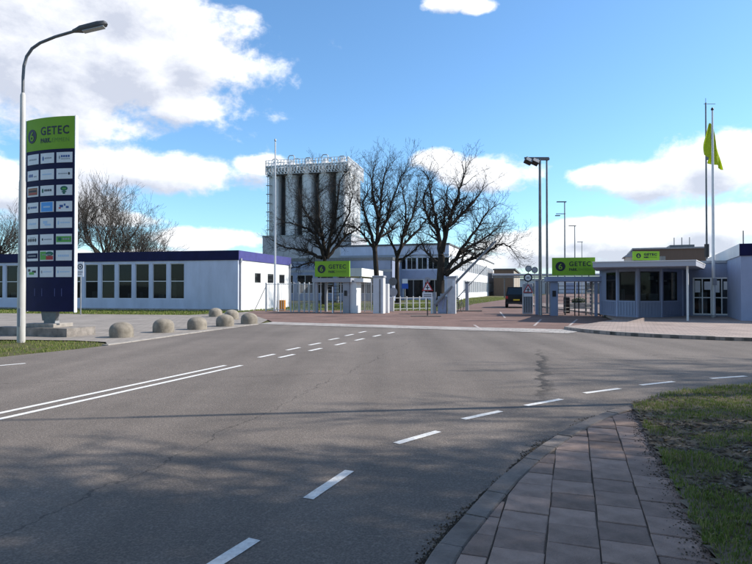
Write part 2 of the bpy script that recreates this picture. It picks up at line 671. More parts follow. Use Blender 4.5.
    L(bp.outputs[0], b.inputs["Normal"])
    MATS["asphalt"] = m
    return m


asphalt = asphalt_mat()
lawn = mat("lawn_soil", (0.075, 0.085, 0.028), 0.95, var=0.5, scale=2.2, bump=0.6, bscale=30, col2=(0.10, 0.085, 0.05), spec=0.1)
dirt = mat("verge_soil", (0.115, 0.095, 0.066), 0.95, var=0.5, scale=3.0, bump=1.0, bscale=26, col2=(0.20, 0.17, 0.13), spec=0.1)
SITE = R(-13)
red_brick = brick_mat("red_brick_paving", (0.205, 0.120, 0.098), (0.160, 0.098, 0.082), (0.12, 0.095, 0.08), 0.21, 0.105, R(20), var=0.28)
pale_brick = brick_mat("pale_paving", (0.34, 0.27, 0.235), (0.29, 0.235, 0.21), (0.2, 0.17, 0.15), 0.30, 0.30, R(24), var=0.22)
forecourt_mat = brick_mat("forecourt_paving", (0.27, 0.24, 0.21), (0.235, 0.21, 0.185), (0.16, 0.14, 0.13), 0.30, 0.30, R(12), var=0.2)
band_mat = brick_mat("pale_stone_band", (0.36, 0.335, 0.31), (0.31, 0.29, 0.27), (0.2, 0.18, 0.17), 0.40, 0.40, R(23), var=0.25)
concrete = mat("concrete", (0.33, 0.30, 0.265), 0.88, var=0.30, scale=5, bump=0.35, bscale=60, spec=0.2)
kerb_mat = mat("kerb_concrete", (0.225, 0.192, 0.170), 0.9, var=0.38, scale=4, bump=0.5, bscale=70, spec=0.2, rnd=0.10)
tile_mat = mat("path_tile", (0.300, 0.218, 0.178), 0.88, var=0.30, scale=5, bump=0.45, bscale=90, spec=0.22, rnd=0.28)
joint_sand = mat("joint_sand", (0.105, 0.086, 0.070), 0.95, var=0.35, scale=6, bump=0.6, bscale=50, spec=0.1)
paint_white = mat("road_paint", (0.80, 0.79, 0.76), 0.65, var=0.3, scale=22, bump=0.4, bscale=90, spec=0.25, detail=12, col2=(0.56, 0.54, 0.51))

faded_paint = mat("worn_paint", (0.52, 0.48, 0.45), 0.7, var=0.5, scale=9, spec=0.2, col2=(0.24, 0.18, 0.16), detail=9)
# ------------------------------------------------------------------ the ground
struct("ground", sheet([(-2500, -2500), (2500, -2500), (2500, 2500), (-2500, 2500)], -0.03), lawn)

KERB = [(-24, -70), (-6.2, -19), (-2.9, -9), (-1.65, -5), (-0.85, -1.5), (-0.42, 0.6), (-0.12, 1.9), (0.08, 2.6), (0.308, 3.32), (0.607, 3.93), (1.135, 4.9), (1.845, 5.96),
        (2.72, 7.02), (3.33, 7.54), (3.99, 8.07), (4.78, 8.56), (6.02, 9.12), (8.0, 9.8), (11, 10.45), (16, 11.1), (40, 12.6), (150, 20)]
KC = [(p.x, p.y) for p in catmull(KERB, 12)]
FARK = [(7.45, 22.6), (7.62, 21.4), (8.39, 19.7), (9.8, 18.4), (11.56, 17.45), (15, 16.6), (20, 16.2), (40, 16.6), (150, 24.5)]
FK = [(p.x, p.y) for p in catmull(FARK, 5)]
LEFT = [(-62, -120), (-16, -5), (-11.6, 6.2), (-9.6, 11.4), (-8.84, 13.4), (-7.6, 16.2), (-6.4, 21.5), (-5.3, 25.8)]
LC = [(p.x, p.y) for p in catmull(LEFT, 4)]
road_poly = KC + FK[::-1] + [(7.3, 23.6), (-4.9, 28.2)] + LC[::-1]
road = struct("road", sheet(road_poly, 0.0), asphalt)

# pale band across the mouth of the gate road
BAND0, BAND1 = [(-5.35, 25.9), (1.9, 22.7), (6.9, 20.5), (7.5, 21.2)], [(7.45, 22.5), (2.3, 24.4), (-5.0, 27.6)]
struct("paved_band", sheet(BAND0 + BAND1, 0.012), band_mat)
plaza_poly = [(-5.0, 27.6), (2.3, 24.4), (7.45, 22.5), (11.8, 28.0), (13.0, 33.0), (16, 36), (62, 110), (130, 200), (64, 200), (25.5, 103), (10.2, 60), (5.6, 41.5), (-2.6, 42.5), (-9.0, 42.0), (-8.6, 38), (-5.6, 29.5)]
struct("brick_road", sheet(plaza_poly, 0.008), red_brick)
# paint lines on the brick road
for a, b_ in ((G(474, 325), G(482, 330)), (G(541, 319.5), G(534, 326)), (G(577, 319.5), G(569, 326)), (G(500, 312), G(505, 318))):
    d = (Vector(b_) - Vector(a)).normalized()
    nrm_ = Vector((d.y, -d.x)) * 0.05
    q = [Vector(a) - nrm_, Vector(a) + nrm_, Vector(b_) + nrm_, Vector(b_) - nrm_]
    mk("paint_line", sheet([(p.x, p.y) for p in q], 0.0135), faded_paint, road)
# worn chevrons on the band
for k in range(9):
    t = (k + 0.5) / 9
    a = Vector((-4.6, 25.9)).lerp(Vector((6.8, 21.1)), t)
    u = Vector((0.92, -0.39)); w = Vector((0.39, 0.92))
    q = [a - u * 0.30, a + u * 0.30, a + u * 0.22 + w * 0.42, a - u * 0.22 + w * 0.42]
    mk("block_marking", sheet([(p.x, p.y) for p in q], 0.017), faded_paint, road)


def strip(a, b_, w, z=0.004, name="dash"):
    a, b_ = Vector(a), Vector(b_)
    d = (b_ - a).normalized()
    n_ = Vector((d.y, -d.x)) * w / 2
    L = (b_ - a).length
    m = max(2, int(L / 0.15))
    rr = random.Random(int(a.x * 1000 + a.y * 77))
    poly = []
    for i in range(m + 1):
        poly.append(a.lerp(b_, i / m) + n_ * (1 + rr.uniform(-.05, .05)))
    for i in range(m, -1, -1):
        poly.append(a.lerp(b_, i / m) - n_ * (1 + rr.uniform(-.05, .05)))
    return mk(name, sheet([(p.x, p.y) for p in poly], z), paint_white, road)


DASH = [((-1.62, 1.9), (-1.22, 2.55)), ((-1.08, 3.02), (-0.775, 3.66)), ((-0.518, 4.365), (-0.232, 5.035)), ((0.21, 5.92), (0.70, 6.42)), ((1.07, 7.02), (1.63, 7.48)),
        ((2.05, 7.83), (2.69, 8.29)), ((3.2, 8.77), (3.91, 9.17)), ((4.4, 9.5), (5.14, 9.86)), ((5.98, 10.2), (6.79, 10.48)), ((7.7, 10.75), (8.5, 10.95)), ((9.4, 11.15), (10.2, 11.3))]
for a, b_ in DASH:
    strip(a, b_, 0.092)
D0 = Vector((0.346, 0.938))
N0 = Vector((0.938, -0.346))
for base, nm in (((-2.81, 11.95), "solid_line"), ((-3.15, 11.95), "solid_line")):
    e = Vector(base)
    strip(e - D0 * 19, e, 0.10, name="solid_line")
for px, py in ((267, 355.7), (293.5, 348.8), (315, 344), (334, 339), (349.5, 335), (362.5, 332), (287, 355.9), (315.6, 349.5), (340.5, 344), (359.7, 339.5), (377, 335.7), (391, 332.8)):
    c = Vector(G(px, py))
    strip(c - D0 * 0.36, c + D0 * 0.36, 0.11)
strip(G(-8, 366.3), G(26, 363.3), 0.10)

# raised pavement in front of the gatehouse, with its kerb
pave_poly = FK + [(150, 60), (15, 60), (13.6, 34), (11.9, 28.2), (9.4, 24.9)]
PZ = 0.11
struct("gatehouse_pavement", MB().prism(pave_poly, -0.02, PZ).mesh("gatehouse_pavement"), pale_brick)


def kerb_run(curve, z0, z1, w, step, name, parent, m, side=1, limit=None):
    """separate kerb stones along a curve; the stones lie on the given side of it"""
    pts = [Vector(p) for p in curve]
    acc = [0.0]
    for i in range(1, len(pts)):
        acc.append(acc[-1] + (pts[i] - pts[i - 1]).length)

    def at(s_):
        for i in range(1, len(pts)):
            if s_ <= acc[i]:
                t = (s_ - acc[i - 1]) / (acc[i] - acc[i - 1])
                da = (pts[i] - pts[max(0, i - 2)]).normalized()
                db = (pts[min(len(pts) - 1, i + 1)] - pts[i - 1]).normalized()
                d_ = da.lerp(db, t).normalized()
                return pts[i - 1].lerp(pts[i], t), d_
        return pts[-1], (pts[-1] - pts[-2]).normalized()
    s0, s1 = limit or (0, acc[-1])
    k = s0
    rr = random.Random(5)
    while k < s1 - step * 0.5:
        mb = MB()
        gap = 0.006
        ns = 4
        dz = rr.uniform(-0.006, 0.006)
        ch = 0.012
        rows = []
        for i in range(ns + 1):
            p, d_ = at(k + gap + (step - 2 * gap) * i / ns)
            n_ = Vector((d_.y, -d_.x)) * side
            sec = [(0, z0), (0, z1 - ch), (ch, z1), (w - ch, z1), (w, z1 - ch), (w, z0)]
            rows.append([(p.x + n_.x * o_, p.y + n_.y * o_, z + dz) for o_, z in sec])
        vs_ = [q for r_ in rows for q in r_]
        fs_ = []
        for i in range(ns):
            for j in range(5):
                f = (i * 6 + j, (i + 1) * 6 + j, (i + 1) * 6 + j + 1, i * 6 + j + 1)
                fs_.append(f if side > 0 else f[::-1])
        fs_.append(tuple(range(6)))
        fs_.append(tuple(ns * 6 + j for j in range(5, -1, -1)))
        mb.add(vs_, fs_)
        mb.build(name, m, parent)
        k += step
    return acc


pavement = bpy.data.objects["gatehouse_pavement"]
kerb_run(FK, -0.02, PZ + 0.006, 0.15, 1.0, "kerb_stone", pavement, concrete, side=-1, limit=(0, 24))

# forecourt at the left
fore_poly = [(-5.6, 29.5), (-5.3, 25.8), (-6.4, 21.5), (-7.6, 16.2), (-8.15, 17.2), (-9.4, 17.75), (-14, 18.2), (-60, 24), (-60, 39), (-30, 38.6), (-18, 36.2), (-11.5, 35.0), (-9.2, 39.2), (-8.8, 41.8), (-8.6, 38)]
forecourt = struct("forecourt", sheet(fore_poly, 0.005), forecourt_mat)
# flat concrete edging between forecourt and road
edge = [p for p in LC if p[1] > 15.8]
kerb_run(edge, -0.03, 0.02, 0.22, 1.0, "edging_stone", forecourt, concrete, side=-1)

# ------------------------------------------------------------------ the footpath with its tiles
PD = Vector((0.325, 0.946)).normalized()
PN = Vector((PD.y, -PD.x))
PATH_Z = 0.06


def clip_half(poly, a, b_):
    """keep what lies to the right of a->b"""
    ax, ay = a
    bx, by = b_

    def side(p):
        return (bx - ax) * (p[1] - ay) - (by - ay) * (p[0] - ax)
    out = []
    for i in range(len(poly)):
        p, q = poly[i], poly[(i + 1) % len(poly)]
        sp_, sq = side(p), side(q)
        if sp_ <= 0:
            out.append(p)
        if (sp_ < 0 < sq) or (sq < 0 < sp_):
            t = sp_ / (sp_ - sq)
            out.append((p[0] + (q[0] - p[0]) * t, p[1] + (q[1] - p[1]) * t))
    return out


KIN = []                              # inner edge of the kerb
for i in range(len(KC)):
    a = Vector(KC[max(0, i - 1)]); b_ = Vector(KC[min(len(KC) - 1, i + 1)])
    d = (b_ - a).normalized()
    KIN.append((KC[i][0] + d.y * 0.165, KC[i][1] - d.x * 0.165))
VL, VR = -0.765, 0.765
base = PN * VR
pp = [p for p in KIN if -8 < p[1] < 7.75 and Vector(p).dot(PN) < VR]
path_poly = pp + [tuple(PD * 8.35 + PN * VR), tuple(PD * -8.3 + PN * VR)]
path = struct("footpath", sheet(path_poly, PATH_Z - 0.011), joint_sand)
segs = [(KIN[i], KIN[i + 1]) for i in range(len(KIN) - 1) if -4 < KIN[i][1] < 9.5]
rt = random.Random(3)
TS = 0.302
for col in range(5):
    v0 = VL + col * 0.306
    shift = (0.0, 0.15, 0.02, 0.16, 0.05)[col]
    for row in range(-8, 28):
        u0 = row * TS + shift
        g0 = 0.0022 + rt.random() * 0.0035
        quad = [(u0 + g0, v0 + g0), (u0 + TS - g0, v0 + g0), (u0 + TS - g0, v0 + 0.306 - g0), (u0 + g0, v0 + 0.306 - g0)]
        ju, jv, ja = rt.uniform(-.003, .003), rt.uniform(-.003, .003), rt.uniform(-.008, .008)
        quad = [(a + ju - ja * (b2 - v0 - .15), b2 + jv + ja * (a - u0 - .15)) for a, b2 in quad]
        quad = [tuple(PD * a + PN * b2) for a, b2 in quad]
        if all(inside(road_poly, *q_) for q_ in quad):
            continue
        cx = sum(p[0] for p in quad) / 4; cy = sum(p[1] for p in quad) / 4
        for a, b2 in segs:
            if min((Vector(a) - Vector((cx, cy))).length, (Vector(b2) - Vector((cx, cy))).length) < 2.6 and quad:
                quad = clip_half(quad, a, b2)
        if len(quad) < 3:
            continue
        area = abs(sum(quad[i][0] * quad[(i + 1) % len(quad)][1] - quad[(i + 1) % len(quad)][0] * quad[i][1] for i in range(len(quad)))) / 2
        if area < 0.006:
            continue
        cx = sum(p[0] for p in quad) / len(quad); cy = sum(p[1] for p in quad) / len(quad)
        if sum(quad[i][0] * quad[(i + 1) % len(quad)][1] - quad[(i + 1) % len(quad)][0] * quad[i][1] for i in range(len(quad))) < 0:
            quad = quad[::-1]
        h = rt.uniform(-0.004, 0.004)
        tx, ty = rt.uniform(-.012, .012), rt.uniform(-.012, .012)
        n = len(quad)
        inn = [(cx + (x - cx) * 0.965, cy + (y - cy) * 0.965) for x, y in quad]

        def zz(x, y, e=0.0):
            return h + (x - cx) * tx + (y - cy) * ty - e
        vs_ = [(x - cx, y - cy, -0.03) for x, y in quad] + [(x - cx, y - cy, zz(x, y, .005)) for x, y in quad] + [(x - cx, y - cy, zz(x, y)) for x, y in inn]
        fs_ = [tuple(range(2 * n, 3 * n))]
        for k in (0, n):
            fs_ += [(k + i, k + (i + 1) % n, k + n + (i + 1) % n, k + n + i) for i in range(n)]
        o = MB().add(vs_, fs_).build("paving_tile", tile_mat, path)
        o.location = (cx, cy, PATH_Z)
kacc = [0.0]
for i in range(1, len(KC)):
    kacc.append(kacc[-1] + (Vector(KC[i]) - Vector(KC[i - 1])).length)
ks = [kacc[i] for i in range(len(KC)) if KC[i][1] > -3.0][0]
ke = [kacc[i] for i in range(len(KC)) if KC[i][0] > 12][0]
kerb_run(KC, -0.03, PATH_Z + 0.004, 0.16, 0.5, "kerb_stone", path, kerb_mat, side=1, limit=(ks, ke))

# wet dirt lying in the gutter along the kerb
gut_a, gut_b = [], []
for i in range(len(KC) - 1):
    a, b_ = Vector(KC[i]), Vector(KC[i + 1])
    if not (-3 < a.y < 10.2):
        continue
    d = (b_ - a).normalized()
    m_ = max(1, int((b_ - a).length / 0.03))
    for k in range(m_):
        p = a.lerp(b_, k / m_)
        w_ = 0.035 + 0.05 * max(0, mnoise.noise(Vector((p.x * 2.2, p.y * 2.2, 5))) + .3) + 0.035 * mnoise.noise(Vector((p.x * 14, p.y * 14, 8)))
        gut_a.append((p.x + d.y * .01, p.y - d.x * .01, 0.011))
        gut_b.append((p.x - d.y * max(.012, w_), p.y + d.x * max(.012, w_), 0.0035))
n_ = len(gut_a)
MB().add(gut_a + gut_b, [(i, n_ + i, n_ + i + 1, i + 1)[::-1] for i in range(n_ - 1)]).build("gutter_dirt", mat("gutter_soil", (0.030, 0.025, 0.019), .95, var=.5, scale=20, bump=1.0, bscale=90, spec=.15), road)

# ------------------------------------------------------------------ grass verge at the right
PATCH = [(3.55, 5.1, 0.60, 0.42), (4.2, 4.9, 0.55, 0.3), (3.05, 4.3, 0.5, 0.32), (3.6, 4.35, 0.6, 0.25), (3.5, 6.2, 0.55, 0.25), (4.3, 6.45, 0.9, 0.2), (3.1, 6.95, 0.4, 0.22), (3.45, 7.7, .5, .12),
         (5.2, 5.6, 0.8, 0.35), (2.9, 5.6, 0.3, 0.35), (2.55, 3.2, 0.4, 0.2), (5.8, 7.4, .9, .3)]


def bare(x, y):
    b_ = max(1 - math.hypot((x - a) / (rx * 1.05), (y - c) / (ry * 1.1)) for a, c, rx, ry in PATCH)
    return b_ * 0.9 + mnoise.fractal(Vector((x * 1.6, y * 1.6, 3.1)), 1.0, 2.0, 4) * 0.75


def verge_z(x, y):
    return PATH_Z + 0.012 + 0.045 * (mnoise.noise(Vector((x * 0.9, y * 0.9, 7))) + 0.5) + 0.028 * mnoise.noise(Vector((x * 5, y * 5, 1))) + max(0, bare(x, y)) * 0.03 * mnoise.noise(Vector((x * 17, y * 17, 4)))


def on_verge(x, y, wob=True):
    v = x * PN.x + y * PN.y
    lim = VR + (0.05 * mnoise.noise(Vector((x * 3, y * 3, 9))) - 0.02 if wob else -0.06)
    if v < lim:
        return False
    return not inside(road_poly, x, y)


vb = MB()
NX, NY = 170, 230
grid = {}
x0, x1, y0, y1 = 0.2, 9.0, 0.0, 11.0
for j in range(NY + 1):
    for i in range(NX + 1):
        x, y = x0 + (x1 - x0) * i / NX, y0 + (y1 - y0) * j / NY
        grid[i, j] = on_verge(x, y, False)
idx = {}
for j in range(NY):
    for i in range(NX):
        if all(grid[a, b_] for a, b_ in ((i, j), (i + 1, j), (i + 1, j + 1), (i, j + 1))):
            f = []
            for a, b_ in ((i, j), (i + 1, j), (i + 1, j + 1), (i, j + 1)):
                if (a, b_) not in idx:
                    idx[a, b_] = len(vb.v)
                    x, y = x0 + (x1 - x0) * a / NX, y0 + (y1 - y0) * b_ / NY
                    vb.v.append((x, y, verge_z(x, y)))
                f.append(idx[a, b_])
            vb.f.append(tuple(f))
struct("verge", vb.mesh("verge", True), dirt)
outer = [p for p in KC if p[1] > 9.9]
struct("verge_beyond", sheet([(-40, -80)] + [(p[0] + .2, p[1] - .3) for p in KC if p[1] < -8.4] + [tuple(PD * -8.4 + PN * VR), tuple(PD * 0.1 + PN * (VR + .01)), (1.0, 0.0), (8.98, 0.0), (8.98, 9.7)] + [(p[0], p[1] - .3) for p in outer] + [(150, -80)], PATH_Z - 0.02), lawn)


def blade_mat(name, c1, c2, c3):
    m = bpy.data.materials.new(name)
    m.use_nodes = True
    nt = m.node_tree
    b = nt.nodes["Principled BSDF"]
    b.inputs["Roughness"].default_value = 0.6
    b.inputs["Specular IOR Level"].default_value = 0.25
    ge = nt.nodes.new("ShaderNodeNewGeometry")
    cr = nt.nodes.new("ShaderNodeValToRGB")
    cr.color_ramp.elements[0].color = (*c1, 1)
    cr.color_ramp.elements[1].color = (*c3, 1)
    e = cr.color_ramp.elements.new(0.72)
    e.color = (*c2, 1)
    nt.links.new(ge.outputs["Random Per Island"], cr.inputs[0])
    nt.links.new(cr.outputs[0], b.inputs["Base Color"])
    tl = nt.nodes.new("ShaderNodeBsdfTranslucent")
    nt.links.new(cr.outputs[0], tl.inputs["Color"])
    mx = nt.nodes.new("ShaderNodeMixShader")
    mx.inputs[0].default_value = 0.35
    nt.links.new(b.outputs[0], mx.inputs[1])
    nt.links.new(tl.outputs[0], mx.inputs[2])
    nt.links.new(mx.outputs[0], nt.nodes["Material Output"].inputs["Surface"])
    return m


grass_mat = blade_mat("grass_blades", (0.095, 0.145, 0.028), (0.19, 0.235, 0.05), (0.33, 0.28, 0.13))
straw_mat = blade_mat("leaf_litter", (0.06, 0.045, 0.032), (0.16, 0.125, 0.09), (0.34, 0.29, 0.23))


def blade(mb, x, y, z, h, w, rr):
    a = rr.uniform(0, 2 * PI)
    ca, sa = math.cos(a), math.sin(a)
    ln = rr.uniform(0.1, 0.9) * h
    b_ = rr.uniform(0, 2 * PI)
    lx, ly = math.cos(b_) * ln, math.sin(b_) * ln
    o = len(mb.v)
    mb.v += [(x - ca * w, y - sa * w, z - .01), (x + ca * w, y + sa * w, z - .01),
             (x + lx * .35 - ca * w * .8, y + ly * .35 - sa * w * .8, z + h * .6), (x + lx * .35 + ca * w * .8, y + ly * .35 + sa * w * .8, z + h * .6), (x + lx, y + ly, z + h * rr.uniform(.75, 1))]
    mb.f += [(o, o + 1, o + 3, o + 2), (o + 2, o + 3, o + 4)]


rr = random.Random(11)
gb, lb = MB(), MB()
n = 0
while n < 95000:
    y = 2.2 + 8.3 * rr.random() ** 1.0
    x = rr.uniform(1.2, min(8.6, y * 0.72 + 1.0))
    n += 1
    if not on_verge(x, y):
        continue
    q = bare(x, y) + rr.gauss(0, 0.10)
    if q > 0.12:
        if rr.random() < 0.93:
            continue
    z = verge_z(x, y)
    tuft = mnoise.noise(Vector((x * 2.1, y * 2.1, 20))) + 0.5
    blade(gb, x, y, z, rr.uniform(0.022, 0.055) * (0.65 + 0.7 * tuft) * (0.6 if q > -.15 else 1), rr.uniform(0.0018, 0.0038), rr)
gb.build("verge_grass", grass_mat, kind="stuff")["label"] = "short uneven grass on the verge beside the footpath"
for _ in range(20000):                                     # dead leaves, twigs and crumbs of soil on the bare patches
    y = rr.uniform(2.4, 9.5)
    x = rr.uniform(1.2, y * 0.72 + 0.8)
    if not on_verge(x, y):
        continue
    q = bare(x, y) + rr.gauss(0, 0.12)
    if q < -0.05 and rr.random() < 0.9:
        continue
    z = verge_z(x, y) + 0.004
    s_ = rr.uniform(0.006, 0.024)
    a = rr.uniform(0, 2 * PI)
    el_ = rr.uniform(1, 3)
    px_, py_ = math.cos(a) * s_, math.sin(a) * s_
    t_ = rr.uniform(-.012, .014)
    o = len(lb.v)
    lb.v += [(x + px_ * el_, y + py_ * el_, z + t_), (x - py_ * .8, y + px_ * .8, z + .002 + rr.uniform(0, .012)), (x - px_ * el_, y - py_ * el_, z - t_ + .004), (x + py_ * .8, y - px_ * .8, z + rr.uniform(0, .01))]
    lb.f += [(o, o + 1, o + 2, o + 3)]
# the same litter swept against the kerb and over the path's right edge
for i in range(len(KC) - 1):
    a, b_ = Vector(KC[i]), Vector(KC[i + 1])
    if not (-1 < a.y < 9.4):
        continue
    d = (b_ - a).normalized()
    nn = Vector((-d.y, d.x))
    for _ in range(int((b_ - a).length * 700)):
        t = rr.random()
        off_ = abs(rr.gauss(0, 0.045)) * (0.5 + 1.6 * max(0, mnoise.noise(Vector((a.x * 1.5, a.y * 1.5, 2))) + .35))
        p = a.lerp(b_, t) + nn * off_
        s_ = rr.uniform(0.003, 0.012)
        o = len(lb.v)
        hh = s_ * rr.uniform(.4, 1.2)
        an = rr.uniform(0, PI)
        lb.v += [(p.x + math.cos(an + k * 2.1) * s_, p.y + math.sin(an + k * 2.1) * s_, 0.002) for k in range(3)] + [(p.x, p.y, hh + .002)]
        lb.f += [(o, o + 1, o + 3), (o + 1, o + 2, o + 3), (o + 2, o, o + 3)]
for _ in range(2600):
    u = rr.uniform(0.5, 8.2)
    v = VR - abs(rr.gauss(0, 0.07))
    p = PD * u + PN * v
    if inside(road_poly, p.x, p.y):
        continue
    s_ = rr.uniform(0.003, 0.011)
    o = len(lb.v)
    an = rr.uniform(0, PI)
    lb.v += [(p.x + math.cos(an + k * 2.1) * s_, p.y + math.sin(an + k * 2.1) * s_, PATH_Z + .001) for k in range(3)] + [(p.x, p.y, PATH_Z + s_ * .8)]
    lb.f += [(o, o + 1, o + 3), (o + 1, o + 2, o + 3), (o + 2, o, o + 3)]
lb.build("leaf_litter", straw_mat, kind="stuff")["label"] = "dead leaves and soil crumbs along kerb and verge"

# grass at the left beside the road and the lawns farther back
lg = MB()
left_verge = [(-8.95, 13.2), (-7.75, 15.9), (-8.2, 17.1), (-9.4, 17.6), (-14, 18.1), (-22, 19), (-22, 4), (-13, 3)]
n = 0
while n < 42000:
    x, y = rr.uniform(-19, -7.6), rr.uniform(5, 18.2)
    n += 1
    if inside(left_verge, x, y) and not inside(road_poly, x, y) and not inside(fore_poly, x, y):
        if mnoise.fractal(Vector((x * .9, y * .9, 31)), 1, 2, 3) > 0.16 and rr.random() < .8:
            continue
        blade(lg, x, y, -0.02, rr.uniform(0.03, 0.075), rr.uniform(.004, .008), rr)
lg.build("roadside_grass", grass_mat, kind="stuff")["label"] = "short grass at the foot of the street lamp"
fg = MB()
n = 0
while n < 52000:
    k = rr.random()
    if k < 0.4:
        x, y = rr.uniform(-34, -9), rr.uniform(34.5, 46)
    elif k < .65:
        x, y = rr.uniform(-9, 5.5), rr.uniform(42, 62)
    else:
        x, y = rr.uniform(4, 26), rr.uniform(42, 110)
    n += 1
    if inside(fore_poly, x, y) or inside(plaza_poly, x, y):
        continue
    blade(fg, x, y, -0.03, rr.uniform(0.06, 0.16), rr.uniform(.012, .03), rr)
fg.build("lawn_grass", grass_mat, kind="stuff")["label"] = "lawn in front of the buildings"

# ------------------------------------------------------------------ materials of buildings and metal
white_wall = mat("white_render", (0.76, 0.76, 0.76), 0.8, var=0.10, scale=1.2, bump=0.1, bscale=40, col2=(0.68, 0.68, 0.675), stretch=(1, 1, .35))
navy = mat("navy_fascia", (0.010, 0.011, 0.055), 0.6, spec=.15, var=0.2, scale=2)
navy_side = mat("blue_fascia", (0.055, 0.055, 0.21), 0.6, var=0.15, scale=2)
frame_white = mat("white_frame", (0.72, 0.72, 0.72), 0.5)
pane_dark = glass("window_glass", clear=0.45)
pane_gate = glass("gatehouse_glass", clear=0.62)
interior = mat("dim_interior", (0.028, 0.026, 0.025), 0.9, var=0.4, scale=1.5)
blind_mat = mat("brown_blind", (0.022, 0.018, 0.016), 0.9, var=0.15, scale=3)
blue_paint = mat("blue_grey_paint", (0.235, 0.275, 0.385), 0.6, var=0.10, scale=2.0, stretch=(1, 1, .3))
blue_light = mat("pale_blue_grey_paint", (0.31, 0.36, 0.51), 0.6, var=0.08, scale=1.5)
galv = mat("galvanised_steel", (0.30, 0.305, 0.31), 0.5, metal=0.5, var=0.2, scale=6)
galv_dark = mat("dull_steel", (0.16, 0.165, 0.17), 0.5, metal=0.4, var=0.25, scale=5)
alu = mat("silo_aluminium", (0.60, 0.60, 0.60), 0.5, metal=0.15, var=0.16, scale=0.8, stretch=(1, 1, .12))
silo_conc = mat("silo_base_grey", (0.38, 0.38, 0.40), 0.8, var=0.15, scale=0.5)
dark_steel = mat("dark_steel", (0.02, 0.021, 0.024), 0.5, var=0.2, scale=4)
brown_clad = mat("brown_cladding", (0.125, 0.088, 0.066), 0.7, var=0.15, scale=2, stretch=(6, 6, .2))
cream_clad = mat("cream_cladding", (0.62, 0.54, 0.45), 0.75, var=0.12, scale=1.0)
black_plastic = mat("black_plastic", (0.018, 0.018, 0.02), 0.5)
sign_green = mat("lime_green_sign", (0.21, 0.40, 0.035), 0.6, spec=.2, var=0.06, scale=2)
sign_black = mat("sign_black", (0.012, 0.014, 0.03), 0.5)
sign_dim = mat("sign_dark_green", (0.11, 0.24, 0.03), 0.5)
plate_white = mat("sign_white", (0.74, 0.75, 0.77), 0.5, var=0.06, scale=4)
red_paint = mat("sign_red", (0.42, 0.028, 0.03), 0.5)
sign_blue = mat("sign_blue", (0.03, 0.10, 0.42), 0.5)
grey_paint = mat("grey_enamel", (0.30, 0.315, 0.35), 0.5, var=0.1, scale=4)
roofing = mat("roof_felt", (0.11, 0.11, 0.115), 0.9, var=0.2, scale=1)
orange = mat("orange_paint", (0.62, 0.24, 0.02), 0.5)


rw = random.Random(17)


def window(parent, x0, x1, z0, z1, y=0.06, rail=0.5, fm=None, pm=None, fw=0.05, cols=1, M=None):
    """a framed window facing -y, two panes above each other; M turns it into another wall of its building"""
    fm = fm or frame_white
    pm = pm or pane_dark
    mb = MB()
    mb.box(x0, x0 + fw, y - .03, y + .04, z0, z1, M)
    mb.box(x1 - fw, x1, y - .03, y + .04, z0, z1, M)
    mb.box(x0 + fw, x1 - fw, y - .03, y + .04, z0, z0 + fw, M)
    mb.box(x0 + fw, x1 - fw, y - .03, y + .04, z1 - fw, z1, M)
    zs = [z0 + fw, z1 - fw]
    if rail:
        zr = z0 + (z1 - z0) * rail
        mb.box(x0 + fw, x1 - fw, y - .028, y + .038, zr - .025, zr + .025, M)
        zs = [z0 + fw, zr - .025, zr + .025, z1 - fw]
    wv = []
    cw = (x1 - x0 - 2 * fw) / cols
    for c in range(1, cols):
        xc = x0 + fw + cw * c
        mb.box(xc - .025, xc + .025, y - .026, y + .036, z0 + fw, z1 - fw, M)
    w = mb.build("window", fm, parent)
    for i in range(0, len(zs), 2):
        for c in range(cols):
            xa = x0 + fw + cw * c + (.025 if c else 0)
            xb = x0 + fw + cw * (c + 1) - (.025 if c < cols - 1 else 0)
            t1_, t2_ = rw.uniform(-.012, .012), rw.uniform(-.012, .012)
            pb = MB().box(xa, xb, y, y + .012, zs[i], zs[i + 1])
            pb.v = [(px_, py_ + t1_ * (px_ - (xa + xb) / 2) + t2_ * (pz_ - (zs[i] + zs[i + 1]) / 2), pz_) for px_, py_, pz_ in pb.v]
            if M is not None:
                pb.v = [tuple(M @ Vector(q_)) for q_ in pb.v]
            pb.build("pane", pm, w)
    return w


# ------------------------------------------------------------------ long white building at the left
b = thing("low_office", "long low white building with navy roof band and a row of tall dark windows", "building", (-9.93, 41.0, -0.03), SITE)
H, LEN, DEP = 4.42, 36.0, 10.1
wins = [(-(4.32 + 1.47 * i) - 1.15, -(4.32 + 1.47 * i), 0.9, 3.52) for i in range(20)]
mb = MB().wall((-LEN, 0), (0, 0), 0.2, 0, 3.8, [(LEN + a, LEN + c, d, e) for a, c, d, e in wins])
mb.build("wall", mat('shaded_white_render', (0.50, 0.545, 0.66), .8, var=.13, scale=1.2, stretch=(1, 1, .35)), b)  # white front wall, the blue of its shade put into the colour
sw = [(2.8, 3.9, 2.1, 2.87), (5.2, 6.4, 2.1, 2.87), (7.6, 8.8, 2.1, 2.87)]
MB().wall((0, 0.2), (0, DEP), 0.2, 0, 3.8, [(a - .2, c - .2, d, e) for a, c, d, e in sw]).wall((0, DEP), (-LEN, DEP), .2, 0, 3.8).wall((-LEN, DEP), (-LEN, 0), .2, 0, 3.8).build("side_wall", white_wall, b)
MB().box(-LEN - .06, 0.07, -0.07, -0.002, 3.72, H).build("front_fascia", navy, b)
MB().box(0.002, 0.07, -0.001, DEP + .06, 3.74, H).build("side_fascia", navy_side, b)
MB().box(-LEN, -0.003, 0.003, DEP, 3.82, H - .05).build("roof", roofing, b)
MB().box(-LEN + .3, -.3, 3.2, 3.3, 0, 3.8).build("interior_wall", interior, b)
